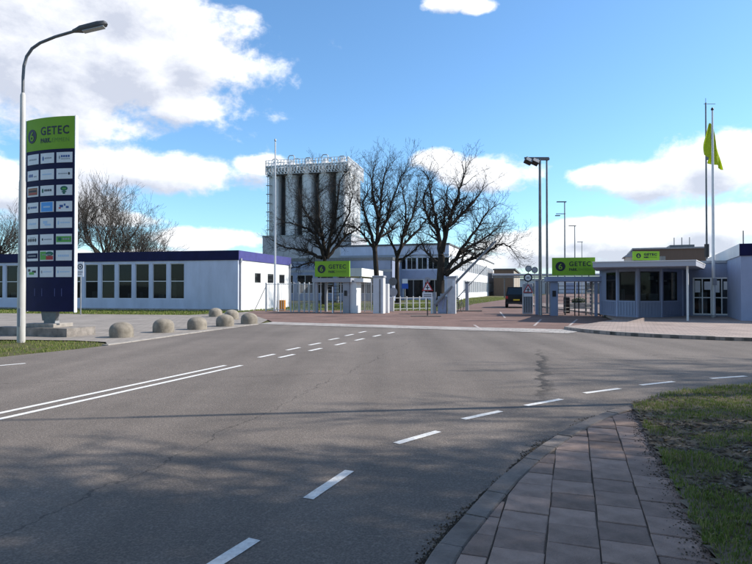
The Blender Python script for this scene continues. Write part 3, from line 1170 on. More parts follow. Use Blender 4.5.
for i, (a, c, d, e) in enumerate(wins):
    w = window(b, a, c, d, e, y=0.09, rail=0.50, fw=0.04)
    if i % 5 != 3:
        k = (0.42, 0.46, 0.55, 0.40, 0.5)[i % 5]
        MB().box(a + .06, c - .06, 0.16, 0.165, e - (e - d) * k, e - .05).build("roller_blind", blind_mat, w)
# things standing on the window sills inside
for i, (dx, w_, h_, mm) in {1: (.3, .5, .3, plate_white), 2: (.2, .25, .45, grey_paint), 4: (.15, .6, .28, red_paint), 3: (.6, .2, .35, plate_white), 5: (.4, .5, .5, cream_clad), 10: (.2, .5, .4, plate_white)}.items():
    a, c, d, e = wins[i]
    MB().cbox(a + dx, min(c - .06, a + dx + w_), .3, .42, d + .05, d + .05 + h_, .02).build("sill_object", mm, b)
for i in (0, 7, 11):
    a, c, d, e = wins[i]
    MB().box(a + .07, a + .4, .2, .205, d + .05, e - .05).build("curtain", cream_clad, b)
rot = Matrix.Rotation(PI / 2, 4, 'Z')
for a, c, d, e in sw:
    window(b, a, c, d, e, y=0.05, rail=0, M=rot, fm=galv_dark, fw=.06)
for (x, y) in ((0.08, 0.25), (0.09, DEP - .25)):
    pipe = MB().tube([(x, y, 0.02), (x, y, 3.72)], 0.06, 10)
    pipe.box(x - .09, x + .09, y - .09, y + .09, 3.55, 3.85)
    pipe.build("downpipe", grey_paint, b, smooth=True)
MB().box(-LEN, 0.05, -0.05, -0.004, 0, 0.18).build("plinth", concrete, b)

# ------------------------------------------------------------------ silo tower
t = thing("silo_tower", "tall block of pale silos standing on a grey base far behind the gate", "silo tower", (-24.3, 122, -0.03), SITE)
BW, BD, BH, SH = 19.7, 13.5, 12.7, 28.0
MB().box(0, BW, 0, BD, 0, BH).build("base_block", silo_conc, t)
MB().box(-.05, BW + .05, -.05, BD + .05, BH + .002, BH + .35).build("base_coping", galv, t)
silo_me = MB().lathe([(1.34, BH + .35), (1.34, SH - 2.6), (1.40, SH - 2.55), (1.40, SH - 2.3), (1.34, SH - 2.25), (1.34, SH), (0.5, SH + .9), (0.5, SH + 1.25)], 28).mesh("silo", True)
for j in range(4):
    for i in range(5):
        o = mk("silo", silo_me, alu, t)
        o.location = (2.15 + 3.78 * i, 1.75 + 3.2 * j, 0)
MB().box(.9, BW - 2.4, 2.4, 2.6, BH + .35, SH - .4).box(.9, BW - 1.2, .55, .65, SH - 2.1, SH - .5).box(1.2, BW - 2.4, 4.9, 5.0, BH + .35, SH - .4).build("shade_infill", dark_steel, t)  # dark sheets standing in for shade between the silos and behind the rails
# walkway frame and rails around the top
deck = MB()
for y in (0.0, 3.4, 6.8, 10.2, 13.5):
    deck.box(.8, BW - .8, y - .1, y + .1, SH - .3, SH - .1)
for i in range(6):
    x = .9 + 3.58 * i
    deck.box(x - .1, x + .1, 0.1, 13.4, SH - .28, SH - .12)
deck.build("walkway", galv, t)
rail = MB()
for z in (SH + .5, SH + 1.1, SH - .1, SH - 1.0, SH - 1.9):
    for a, c in (((.75, -.1), (BW - .75, -.1)), ((BW - .75, -.1), (BW - .75, 13.1)), ((.75, -.1), (.75, 13.1)), ((.75, 13.1), (BW - .75, 13.1))):
        rail.tube([(*a, z), (*c, z)], 0.06, 4)
for i in range(27):
    x = .75 + (BW - 1.5) * i / 26
    rail.tube([(x, -.1, SH - 1.9), (x, -.1, SH + 1.1)], 0.11, 4)
    rail.tube([(x, -.1, SH - 1.0), (min(x + .74, BW - .75), -.1, SH - .1)], 0.11, 4)
    rail.tube([(x, -.1, SH - 1.0), (min(x + .74, BW - .75), -.1, SH - 1.9)], 0.11, 4)
for i in range(19):
    y = -.1 + 13.2 * i / 18
    for x in (.75, BW - .75):
        rail.tube([(x, y, SH - 1.9), (x, y, SH + 1.1)], 0.11, 4)
        rail.tube([(x, y, SH - 1.0), (x, min(y + .76, 13.1), SH - .1)], 0.11, 4)
rail.build("railing", mat('silo_rail', (.72, .72, .72), .5), t)
rs = random.Random(8)
for j in range(4):
    for i in range(5):
        x, y = 2.15 + 3.78 * i, 1.75 + 3.2 * j
        h = rs.uniform(1.6, 2.4)
        MB().tube([(x + .6, y, SH + .4), (x + .6, y, SH + h - .3), (x + .3, y, SH + h), (x - .5, y, SH + h), (x - .8, y, SH + h - .4), (x - .8, y, SH + .3)], .11, 6).build("vent_pipe", galv, t, smooth=True)
lad = MB()
for x in (1.2, 1.7):
    lad.tube([(x, -.1, BH), (x, -.1, SH - 2)], .06, 4)
for k in range(32):
    z = BH + .3 + k * .4
    lad.tube([(1.2, -.1, z), (1.7, -.1, z)], .035, 4)
for k in range(8):
    z = BH + 1.5 + k * 1.9
    lad.box(.9, 2.0, -.3, .2, z, z + .14)
lad.build("ladder", galv, t)
for i in range(4):
    x = 2.15 + 3.78 * i + 1.89
    MB().tube([(x, .75, BH + .4), (x, .75, SH - 1.5)], .16, 8).build("feed_pipe", dark_steel, t, smooth=True)

# ------------------------------------------------------------------ two-storey white office behind the trees
OFF = R(-17)
b = thing("white_office", "two storey white office with long ribbon windows behind the bare trees", "building", (10.6, 83.0, -0.03), OFF)
OW, OD, OH = 17.0, 70.0, 8.1
f_open = [(1.0 + 1.62 * i, 2.45 + 1.62 * i, 4.55, 6.3) for i in range(10)]
f_low = [(.6 + 3.2 * i, 3.6 + 3.2 * i, .25, 3.0) for i in range(5)]
MB().wall((-OW, 0), (0, 0), .25, 0, OH, f_open + f_low).build("front_wall", MATS['shaded_white_render'], b)  # white front here too carries its bluish shade in the colour
s_up = [(1.0 + 2.9 * i, 3.5 + 2.9 * i, 4.6, 6.7) for i in range(23)]
s_lo = [(1.0 + 2.9 * i, 3.5 + 2.9 * i, 0.9, 3.1) for i in range(23)]
MB().wall((0, .25), (0, OD), .25, 0, OH, [(a - .25, c - .25, d, e) for a, c, d, e in s_up + s_lo]).wall((0, OD), (-OW, OD), .25, 0, OH).wall((-OW, OD), (-OW, 0), .25, 0, OH).build("side_wall", white_wall, b)
MB().box(-OW - .1, .12, -.1, OD, OH + .002, OH + .25).build("roof", roofing, b)
MB().box(-OW + .3, -3, 3, 3.1, 0, OH).box(-3.1, -3.0, 3.1, OD - .5, 0, OH).box(-OW + .3, -.3, .3, OD - .3, 3.7, 3.9).build("interior_wall", interior, b)
for a, c, d, e in f_open + f_low:
    window(b, a - OW, c - OW, d, e, y=.1, rail=0, cols=2)
win_grey = mat("grey_window_band", (0.40, 0.42, 0.45), 0.25, var=.1, scale=1, spec=.6)
pane_pale = glass("pale_window_glass", tint=(0.30, 0.32, 0.35), clear=0.12)
for a, c, d, e in s_up + s_lo:
    window(b, a, c, d, e, y=.08, rail=0, M=rot, cols=2, pm=pane_pale)
MB().box(-12.5, 0.05, -.06, -.003, 3.15, 4.4).build("blue_band", blue_light, b)
MB().box(-OW - .05, 0.06, -.05, -.004, 6.5, 6.75).build("grey_band", grey_paint, b)
MB().box(-.9, 1.2, 1.0, 6.0, 0, 3.6).build("porch", white_wall, b)

# low dark wing in front of the silo base
b = thing("low_wing", "low blue-grey wing with a flat roof below the silo tower", "building", (2.2, 78.0, -0.03), SITE)
lo = [(1.2 + 3.0 * i, 3.6 + 3.0 * i, 1.0, 3.6) for i in range(7)]
MB().wall((-24, 0), (0, 0), .2, 0, 5.6, lo).wall((0, 0), (0, 12), .2, 0, 5.6).wall((-24, 12), (-24, 0), .2, 0, 5.6).build("wall", blue_paint, b)
MB().box(-24.1, .1, -.1, 12, 5.602, 6.0).build("roof_edge", galv_dark, b)
MB().box(-23.5, -.3, 2, 2.1, 0, 5.5).build("interior_wall", interior, b)
for a, c, d, e in lo:
    window(b, a - 24, c - 24, d, e, y=.1, rail=.5, cols=2)
MB().box(-24.02, .02, -.05, -.003, 4.0, 4.35).build("grey_band", grey_paint, b)

b = thing("entrance_shelter", "white slab roofed entrance shelter catching the sun between tree trunks", "shelter", (-1.65, 66.0, -0.03), SITE)
MB().box(-3.2, 0, 0, 11.5, 3.1, 4.05).build("roof_slab", white_wall, b)
for x, y in ((-3.0, .3), (-.25, .3), (-3.0, 5.6), (-.25, 5.6), (-3.0, 11), (-.25, 11)):
    MB().box(x - .12, x + .12, y - .12, y + .12, 0, 3.1).build("post", galv, b)

# ------------------------------------------------------------------ brown hall beyond the barrier
b = thing("brown_hall", "brown clad hall with cream sunlit side beyond the barrier", "building", (32.3, 134.0, -0.03), R(-16))
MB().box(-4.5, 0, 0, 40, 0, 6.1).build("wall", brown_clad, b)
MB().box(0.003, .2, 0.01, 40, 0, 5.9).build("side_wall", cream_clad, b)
MB().box(-4.7, .5, -.3, 40.2, 6.102, 6.45).build("roof", roofing, b)
for i in range(6):
    MB().box(.202, .3, 2 + i * 6.2, 2.4 + i * 6.2, 0, 5.88).build("pilaster", brown_clad, b)

# pipe bridge crossing behind the right-hand gate
b = thing("pipe_bridge", "grey pipe bridge on legs crossing behind the right gate", "pipe bridge", (24.5, 100.0, -0.03), R(-8))
MB().tube([(-4, 0, 4.1), (46, 0, 4.1)], .22, 8).build("pipe", grey_paint, b, smooth=True)
MB().tube([(-4, .6, 4.15), (46, .6, 4.15)], .15, 8).build("pipe", galv_dark, b, smooth=True)
MB().box(-4, 46, -.3, .9, 3.6, 3.82).build("beam", galv_dark, b)
for i in range(6):
    MB().box(-2 + i * 9, -1.8 + i * 9, .2, .4, 0, 3.6).build("leg", galv_dark, b)

b = thing("distant_hall", "long pale distant hall seen low behind the right gate bars", "building", (42, 190, -0.03), R(-10))
MB().box(-2, 60, 0, 20, 0, 4.6).build("wall", mat("pale_cladding", (0.5, 0.52, 0.55), .7, var=.1, scale=.5), b)
MB().box(-2.3, 60.3, -.3, 20.3, 4.602, 5.1).build("roof", grey_paint, b)
for i in range(9):
    MB().box(1 + i * 6.4, 5.4 + i * 6.4, -.06, -.003, 0.1, 3.6).build("roller_door", galv_dark if i % 3 else blue_paint, b)

# ------------------------------------------------------------------ brown building behind the gatehouse
b = thing("brown_block", "brown flat roofed block rising behind the gatehouse roof", "building", W(634, 300, 58).to_2d().to_3d() + Vector((0, 0, -0.03)), R(-21))
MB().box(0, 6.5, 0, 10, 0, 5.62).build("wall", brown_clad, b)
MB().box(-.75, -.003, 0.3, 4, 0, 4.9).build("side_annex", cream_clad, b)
MB().xz_prism([(-1.0, 4.902), (-.003, 4.902), (-.003, 5.62)], .2, 4).build("annex_roof", grey_paint, b)
MB().box(-.15, 6.65, -.15, 10.2, 5.622, 5.78).build("roof", galv, b)
MB().box(3.4, 5.6, 1, 4, 5.782, 6.08).build("roof_plant", galv_dark, b)
for x in (3.9, 4.6, 5.3):
    MB().tube([(x, 2, 5.85), (x, 2, 6.9)], .04, 6).build("vent_mast", galv_dark, b)


# ------------------------------------------------------------------ the green sign boards
def board(parent, w, h, y, z0, x0, full=True):
    """a green board with emblem and two lines of lettering"""
    s = MB().box(x0, x0 + w, y, y + .14, z0, z0 + h).build("sign_board", sign_green, parent)
    r = h * .27
    cx, cz = x0 + w * .195, z0 + h * .5
    e = MB().disc(cx, cz, r, y - .006, y + .01, 28, 1.0).build("emblem", sign_black, s)
    moved(fit_x(text_mb("6", h * .46, .004), r * .78), cx - r * .39, y - .008, cz - h * .16).build("emblem_mark", sign_green, e)
    moved(fit_x(text_mb("GETEC", h * .36, .006), w * .50), x0 + w * .40, y - .005, z0 + h * .52).build("lettering", sign_black, s)
    moved(fit_x(text_mb("PARK.", h * .2, .008), w * .195), x0 + w * .40, y - .005, z0 + h * .25).build("lettering", sign_black, s)
    moved(fit_x(text_mb("EMMEN", h * .2, -.001), w * .275), x0 + w * .62, y - .005, z0 + h * .25).build("lettering", sign_dim, s)
    return s


# ------------------------------------------------------------------ gatehouse
b = thing("gatehouse", "blue-grey glazed gatehouse with an overhanging flat roof", "gatehouse", (15.0, 31.5, PZ), 0)
ox, oy = 15.0, 31.5
PL = [(13.14 - ox, 33.4 - oy), (13.1 - ox, 31.0 - oy), (13.75 - ox, 29.95 - oy), (15.1 - ox, 30.1 - oy), (16.9 - ox, 31.4 - oy), (17.3 - ox, 33.0 - oy)]
WT = 2.62
corr = MB()
for i in range(len(PL) - 1):
    A, B = Vector(PL[i]), Vector(PL[i + 1])
    L = (B - A).length
    op = [(.14, L - .14, .86, 2.42)] if i < 3 else ([(.14, L - .62, .86, 2.42)] if i == 3 else [])
    if i == 0:
        op = [(.9, L - .14, .86, 2.42)]
    MB().wall(A, B, .09, 0, WT, op).build("wall", blue_paint, b)
    tt = (B - A) / L
    ang = math.atan2(tt.y, tt.x)
    Mx = Matrix.Translation((A.x, A.y, 0)) @ Matrix.Rotation(ang, 4, 'Z')
    for a, c, d, e in op:
        w = window(b, a, c, d, e, y=.03, rail=(.72 if i == 0 else 0), M=Mx, fm=black_plastic, pm=pane_gate, fw=.05)
        MB().box(a - .02, c + .02, -.03, -.002, d - .06, d - .003, Mx).build("sill", blue_light, w)
    # vertical board joints below the windows, corner post
    nb = max(2, int(L / .16))
    for k in range(1, nb):
        x = L * k / nb
        MB().box(x - .055, x + .055, -.016, -.002, .1, .78, Mx).build("cladding_board", blue_paint, b)
    MB().box(-.05, .06, -.022, .05, 0, WT, Mx).build("corner_post", blue_light, b)
roof_poly = [(10.75 - ox, 28.2 - oy), (14.75 - ox, 26.3 - oy), (17.95 - ox, 31.1 - oy), (17.9 - ox, 34.0 - oy), (13.15 - ox, 34.0 - oy)]
MB().prism(roof_poly, 2.6221, 2.80).build("roof", grey_paint, b)
rim = [(x * 1.012, y * 1.012) for x, y in roof_poly]
MB().prism([(x * 1.015 + .0, y * 1.015) for x, y in roof_poly], 2.802, 2.84).build("roof_edge", frame_white, b)
MB().prism([(x * 1.008, y * 1.008) for x, y in roof_poly], 2.56, 2.80).build("roof_fascia", mat("fascia_pale", (.40, .42, .48), .5), b)
MB().box(-1.7, 2.1, 1.5, 1.6, 0.06, 2.6).build("interior_wall", interior, b)
MB().prism([(x * .94, y * .94) for x, y in PL], 0.003, .05).build("interior_floor", interior, b)
MB().box(-1.0, .3, -.9, -.4, .82, .86).build("desk", cream_clad, b)
for x in (-.85, -.2):
    MB().box(x, x + .48, -.62, -.58, .92, 1.24).build("monitor", plate_white, b)
MB().box(-1.6, -1.35, -.2, .05, .9, 1.5).build("water_cooler", plate_white, b)
MB().box(.95, 1.55, .95, 1.0, 1.9, 2.0).build("ceiling_lamp", plate_white, b)
MB().box(.2, .45, .2, .3, 2.0, 2.2).build("wall_clock", plate_white, b)
MB().box(.9, 1.5, .4, .9, .4, 1.7).build("grey_cabinet", grey_paint, b)
# roof sign
board(b, 1.38, .47, -1.3, 3.02, -1.35)
for x in (-1.1, -.25):
    MB().box(x, x + .05, -1.14, -1.09, 2.842, 3.02).build("sign_post", galv_dark, b)
MB().box(.25, .5, -1.0, -.7, 2.842, 3.25).build("roof_unit", galv_dark, b)
MB().tube([(14.62 - ox, 26.75 - oy, 0), (14.62 - ox, 26.75 - oy, 2.62)], .05, 12).build("roof_post", frame_white, b, smooth=True)

# building at the right edge with its glazed doors
b = thing("right_building", "blue-grey building with navy roof band at the right edge of the forecourt", "building", (17.16, 26.8, PZ), R(-25))
MB().wall((0, 0), (12, 0), .25, 0, 3.1).build("front_wall", blue_light, b)
MB().wall((0, 15), (0, .25), .25, 0, 3.1).build("side_wall", blue_light, b)
MB().box(-.05, 12, -.06, -.003, 3.05, 3.62).build("front_fascia", navy, b)
MB().box(-.06, -.003, -.002, 15, 3.05, 3.62).build("side_fascia", white_wall, b)
MB().box(0.02, 12, 0.02, 15, 3.11, 3.55).build("roof", roofing, b)
for x, z in ((1.0, 1.2), (3.2, 1.2), (1.9, .9)):
    MB().tube([(x, 6.5, 3.5), (x, 6.5, 3.6 + z)], .03, 6).build("roof_mast", galv_dark, b)
MB().tube([(1.9, 6.5, 4.3), (2.6, 6.5, 4.5), (3.6, 6.2, 4.75)], .03, 6).build("roof_mast_arm", galv_dark, b)
b = thing("door_annex", "low blue-grey entrance annex with white framed double glass doors", "annex", (17.6, 31.9, PZ), R(-26))
MB().wall((-0.4, 0), (2.2, 0), .2, 0, 2.92, [(.5101, 2.45, .06, 2.14)]).build("wall", blue_paint, b)
MB().box(-.46, 2.25, -.06, 3, 2.922, 3.05).build("roof", grey_paint, b)
MB().box(.1, 1.8, 2.0, 2.1, 0, 2.9).build("interior_wall", interior, b)
MB().box(.5, .9, 1.2, 1.5, 0.05, 1.3).build("notice_stand", plate_white, b)
for k in range(2):
    x = .115 + k * .925
    window(b, x, x + .92, .06, 2.13, y=.02, rail=.46, cols=2, fm=mat('door_white', (.85, .85, .85), .5), pm=pane_gate, fw=.075).name = "glass_door"
    MB().box(x + .1, x + .36, -.012, -.003, 1.3, 1.95).box(x + .55, x + .85, -.012, -.003, 1.45, 1.9).build("pane_highlight", plate_white, b)  # white patches painted for the bright reflections on the upper panes

# ------------------------------------------------------------------ company pylon at the left
D = 19.85
p0 = W(50.5, 311.6, D)
t = thing("sign_pylon", "tall navy pylon with green head and rows of white company plates", "sign pylon", (p0.x, p0.y, 0.0), R(-17))
PW, Z0, Z1 = 2.14, 0.82, 7.55
SAG = 0.13


def bow(x):
    return -SAG * (1 - (2 * x / PW) ** 2) - 0.04


def bent(x0, x1, z0, z1, lift, n=8, back=None):
    """patch of the pylon's bowed front between x0 and x1"""
    mb = MB()
    xs = [x0 + (x1 - x0) * i / n for i in range(n + 1)]
    fr = [(x, bow(x) - lift) for x in xs]
    bk = [(x, (bow(x) + .004) if back is None else -bow(x) * back) for x in xs]
    return mb.prism(fr + bk[::-1], z0, z1)


bent(-PW / 2, PW / 2, Z0, Z1 - 1.12, 0, 18, back=1.0).build("panel", navy, t, smooth=True)
bent(-PW / 2, PW / 2, Z1 - 1.118, Z1, .003, 18, back=1.0).build("green_head", sign_green, t, smooth=True)
MB().box(PW / 2 + .001, PW / 2 + .03, -.06, .06, Z0 - .02, Z1 + .01).build("edge_strip", plate_white, t)
MB().box(-PW / 2 - .03, -PW / 2 - .001, -.06, .06, Z0 - .02, Z1 + .01).build("edge_strip", plate_white, t)
hd = bpy.data.objects["green_head"]


def onhead(mb, dx, dz, lift=.008):
    return moved(mb, dx, 0, dz, fn=lambda x, y, z: (x, bow(x) - lift + y * .3, z))


e = onhead(MB().disc(0, 0, .245, -.02, .02, 28, .92), -.74, Z1 - .60).build("emblem", sign_black, hd)
onhead(fit_x(text_mb("6", .46, .005), .2), -.84, Z1 - .76, .02).build("emblem_mark", sign_green, e)
onhead(fit_x(text_mb("GETEC", .40, .008), 1.16), -.30, Z1 - .60, .008).build("lettering", sign_black, hd)
onhead(fit_x(text_mb("PARK.", .21, .009), .46), -.30, Z1 - .87, .008).build("lettering", sign_black, hd)
onhead(fit_x(text_mb("EMMEN", .21, -.002), .66), .20, Z1 - .87, .008).build("lettering", sign_dim, hd)

ink = {"k": sign_black, "b": mat("mark_blue", (.03, .09, .3), .5), "s": mat("mark_sky", (.08, .33, .75), .5), "g": mat("mark_green", (.10, .36, .06), .5), "d": mat("mark_dark_green", (.01, .12, .08), .5),
       "r": red_paint, "o": mat("mark_brown", (.28, .13, .07), .5), "y": mat("mark_grey", (.30, .32, .36), .5), "p": mat("mark_pale_blue", (.42, .58, .78), .5), "n": navy}
# plate marks: (ink, x0, x1, z0, z1) in plate halves
bars = lambda c, n, z0, z1, a=-.7, b_=.7: [(c, a + (b_ - a) * i / n, a + (b_ - a) * (i + .72) / n, z0, z1) for i in range(n)]
MARK = [
    [bars("y", 7, -.18, .12), [("b", -.7, -.5, -.5, .4)] + bars("y", 4, -.12, .14, -.35, .7), [("y", -.7, -.5, -.35, .35)] + bars("b", 4, 0, .42, -.4, .75) + bars("y", 6, -.4, -.2, -.4, .75)],
    [bars("b", 3, -.35, .35, -.75, .1) + bars("y", 2, -.35, -.1, .2, .75), bars("p", 8, -.1, .12), bars("y", 7, -.1, .12, -.75, .45) + [("k", .5, .72, -.28, .28)]],
    [[("o", -.85, .85, -.72, .72), ("k", -.7, .7, -.1, .25), ("r", -.7, .7, -.5, -.3)], [("d", -.75, -.5, -.45, .45)] + bars("k", 4, -.2, .3, -.35, .75), [("d", -.42, .42, -.2, .78), ("d", -.3, .3, -.5, -.2), ("d", -.15, .15, -.78, -.5), ("g", -.2, .25, .1, .4)]],
    [[("k", -.8, -.55, -.3, .3)] + bars("b", 5, -.15, .2, -.4, .8), [("s", -.85, .85, -.92, .92), ("p", -.5, .5, -.15, .15)], [("b", -.55, -.1, -.2, .3), ("b", .0, .2, .1, .5), ("b", .25, .6, -.35, .05), ("r", -.65, -.4, -.45, -.2)]],
    [bars("p", 5, -.2, .15), [("p", -.55, .1, -.1, .45), ("p", -.3, .6, -.5, -.15)], [("p", -.8, -.6, -.4, .4)] + bars("p", 5, -.1, .15, -.4, .8)],
    [bars("k", 5, -.42, .3, -.8, .8) + [("y", -.5, .5, .4, .5)], [("k", -.7, -.5, -.25, .25)] + bars("y", 5, -.12, .12, -.35, .8), [("g", -.95, .95, -.6, .55), ("d", -.7, -.3, -.3, .3)] + bars("y", 3, -.15, .2, -.1, .8)],
    [[("n", -.95, .95, -.5, .5)] + bars("y", 6, -.15, .15), [("g", -.95, -.05, -.8, .8), ("r", -.05, .95, -.8, -.05), ("d", -.05, .95, -.05, .8)] + bars("y", 5, .1, .3, -.6, .7), bars("p", 6, -.25, .15)],
    [[("k", -.75, -.3, .1, .6), ("g", -.55, .35, -.5, .0), ("k", .0, .7, -.15, .3)], [("y", -.8, -.6, -.3, .3)] + bars("p", 6, -.05, .1, -.45, .8), [("p", -.8, -.6, -.3, .3)] + bars("p", 6, -.1, .12, -.45, .8)],
]
for r_ in range(8):
    for c_ in range(3):
        cx, cz = -.69 + .69 * c_, Z1 - 1.12 - .30 - .563 * r_
        hw, hh = .295, .178
        pl = bent(cx - hw, cx + hw, cz - hh, cz + hh, .010, 4).build("company_plate", plate_white, t)
        by = {}
        for k, a, c, d, e_ in MARK[r_][c_]:
            by.setdefault(k, []).append((a, c, d, e_))
        for li, (k, qs) in enumerate(by.items()):
            mb = MB()
            for a, c, d, e_ in qs:
                q = bent(cx + a * hw, cx + c * hw, cz + d * hh, cz + e_ * hh, .0125 + .002 * li, 2)
                if c - a < .32 and e_ - d > .42 or k == "d" and c - a > .5:           # round marks
                    mx_, mz_ = cx + (a + c) / 2 * hw, cz + (d + e_) / 2 * hh
                    rx_, rz2 = (c - a) / 2 * hw * 1.1, (e_ - d) / 2 * hh
                    q = moved(MB().xz_prism([(rx_ * math.cos(PI * j / 7), rz2 * math.sin(PI * j / 7)) for j in range(14)], -.0125 - .002 * li, -.004), mx_, 0, mz_, fn=lambda x_, y_, z_: (x_, y_ + bow(x_), z_))
                mb.add(q.v, q.f)
            mb.build("plate_mark", ink[k], pl)
mb = MB()
for x in (-.55, -.2, .35, .62):
    q = bent(x - .012, x + .012, 1.35, 1.62, .006, 1)
    mb.add(q.v, q.f)
mb.build("scratches", mat("scratch_blue", (.06, .07, .2), .5), t)
MB().xz_prism([(-.28, .5), (.28, .5), (.34, Z0 - .001), (-.34, Z0 - .001)], -.07, .07).xz_prism([(-.18, .5), (-.18, .34), (.36, .34), (.28, .5)], -.1, .1).build("steel_foot", galv_dark, t)
MB().cbox(-.62, .58, -.42, .42, .295, .42, .012).build("plinth", concrete, t)
MB().box(-1.75, 1.35, -.62, .62, -.03, .29).build("foundation_slab", mat("slab_concrete", (.24, .215, .19), .9, var=.45, scale=3, bump=.5, bscale=30), t)

# ------------------------------------------------------------------ street lamps


def street_lamp(label, x, y, rz, group, k=1.0):
    L = thing("street_lamp", label, "street lamp", (x, y, -0.03), rz, group)
    zj = [0, 2.3, 2.35, 4.9, 4.95, 7.55, 7.6]
    MB().lathe([(.115 * k, 0), (.112 * k, 2.25), (.098 * k, 2.33), (.092 * k, 4.88), (.080 * k, 4.96), (.075 * k, 7.55), (.05 * k, 7.63)], 16).build("pole", mat("lamp_pole", (.46, .45, .42), .6, var=.2, scale=3, stretch=(1, 1, .3)), L, smooth=True)
    arm = [(0, 0, 7.5), (0, 0, 8.1), (.02, 0, 8.45), (.10, 0, 8.75), (.26, 0, 9.0), (.5, 0, 9.18), (.95, 0, 9.38), (1.5, 0, 9.56)]
    MB().tube(arm, .045 * k, 10).build("arm", galv_dark, L, smooth=True)
    hd_ = MB()
    th = R(15)
    Mh = Matrix.Translation((1.48, 0, 9.56)) @ Matrix.Rotation(-th, 4, 'Y')
    prof = [(0, .05, .06), (.12, .075, .09), (.25, .14, .12), (.8, .15, .13), (1.0, .12, .10), (1.06, .05, .04)]
    rows = []
    for xx, hw, hh in prof:
        ring = [(xx, -hw, -.02), (xx, -hw * .95, hh * .45), (xx, -hw * .5, hh * .8), (xx, hw * .5, hh * .8), (xx, hw * .95, hh * .45), (xx, hw, -.02), (xx, hw * .8, -hh * .55), (xx, -hw * .8, -hh * .55)]
        rows.append([Mh @ Vector(q) for q in ring])
    vs_ = [q for r_ in rows for q in r_]
    fs_ = [(i * 8 + k, i * 8 + (k + 1) % 8, (i + 1) * 8 + (k + 1) % 8, (i + 1) * 8 + k) for i in range(len(rows) - 1) for k in range(8)]
    fs_ += [tuple(range(7, -1, -1)), tuple(range(len(vs_) - 8, len(vs_)))]
    h_ = hd_.add(vs_, fs_).build("lamp_head", mat("lamp_head_grey", (.10, .10, .105), .5, var=.1, scale=6), L, smooth=True)
    MB().box(.3, .95, -.1, .1, -.105, -.075, Mh).build("lens", glass("lamp_lens", tint=(.4, .42, .42), clear=.1) if "lamp_lens" not in MATS else MATS["lamp_lens"], h_)
    MB().box(-.04, .04, -.125, -.108, .5, 1.05).build("access_door", grey_paint, L)
    return L


lx, ly = G(21.5, 341.5)
street_lamp("curved arm street lamp standing in the grass in front of the navy pylon", lx, ly, R(3), "street lamps")
street_lamp("curved arm street lamp on the right verge beside the dashed line", 6.9, 8.35, R(160), "street lamps", .62)

# ------------------------------------------------------------------ concrete dome bollards
dome = []
for k in range(9):
    a = PI / 2 * k / 8
    dome.append((.37 * math.cos(a) * 1.0 + 0.001, .26 + .25 * math.sin(a)))
bm_me = MB().lathe([(.375, 0), (.375, .02), (.38, .24)] + dome, 28).mesh("bollard", True)
bmat = mat("bollard_concrete", (.30, .265, .215), .92, var=.5, scale=4, bump=.6, bscale=35, col2=(.155, .135, .105), rnd=.08)
BOL = [((117, 338), "nearest to the navy pylon"), ((160, 333), "second from the navy pylon"), ((194.5, 330), "third from the navy pylon"), ((223, 326.7), "fourth from the navy pylon"),
       ((247.5, 324.3), "nearest to the gate, at the end of the front row"), ((214, 317), "farthest back, close to the white building"), ((230, 319.6), "in the back row between the two others")]
for (px, py), where in BOL:
    x, y = G(px, py)
    o = mk("dome_bollard", bm_me, bmat)
    o.location = (x, y + .35, 0.0)
    o.rotation_euler = (rs.uniform(-.03, .03), rs.uniform(-.03, .03), rs.uniform(0, 6))
    tag(o, "weathered concrete dome bollard " + where, "bollard", "dome bollards along the forecourt edge")

# parking sign beside the pylon
x, y = G(80.8, 314.8)
s = thing("forecourt_sign", "small white no parking sign on a steel post beside the pylon", "traffic sign", (x, y, 0), R(-5))
MB().tube([(0, 0, 0), (0, 0, 3.3)], .04, 10).build("post", galv, s, smooth=True)
pl = MB().box(-.22, .22, -.075, -.05, 2.35, 3.28).build("plate", plate_white, s)
MB().ring(0, 2.98, .12, .175, -.085, -.074).build("ring_mark", sign_black, pl)
MB().disc(0, 2.98, .06, -.083, -.074).build("dot_mark", sign_black, pl)
MB().box(-.16, .16, -.081, -.074, 2.62, 2.68).box(-.16, .10, -.081, -.074, 2.50, 2.55).build("text_line_mark", mat("mark_grey2", (.2, .2, .22), .5), pl)

# ------------------------------------------------------------------ left flagpole without flag
x, y = G(275, 311.3)
s = thing("flagpole", "bare white flagpole in front of the low white building's end wall", "flagpole", (x, y, 0), 0, "flagpoles")
MB().tube([(0, 0, 0), (0, 0, 6), (0, 0, 12.2)], [.085, .07, .045], 14).build("pole", mat("pole_white", (.62, .63, .64), .4, var=.08, scale=2), s, smooth=True)
MB().lathe([(.02, 12.2), (.07, 12.25), (.07, 12.35), (.02, 12.42)], 12).build("finial", galv, s, smooth=True)
MB().tube([(.06, -.05, 1.3), (.06, -.05, 12.1)], .008, 5).build("halyard", plate_white, s)
MB().lathe([(.16, 0), (.16, .06), (.1, .12)], 14).build("base_flange", galv, s, smooth=True)


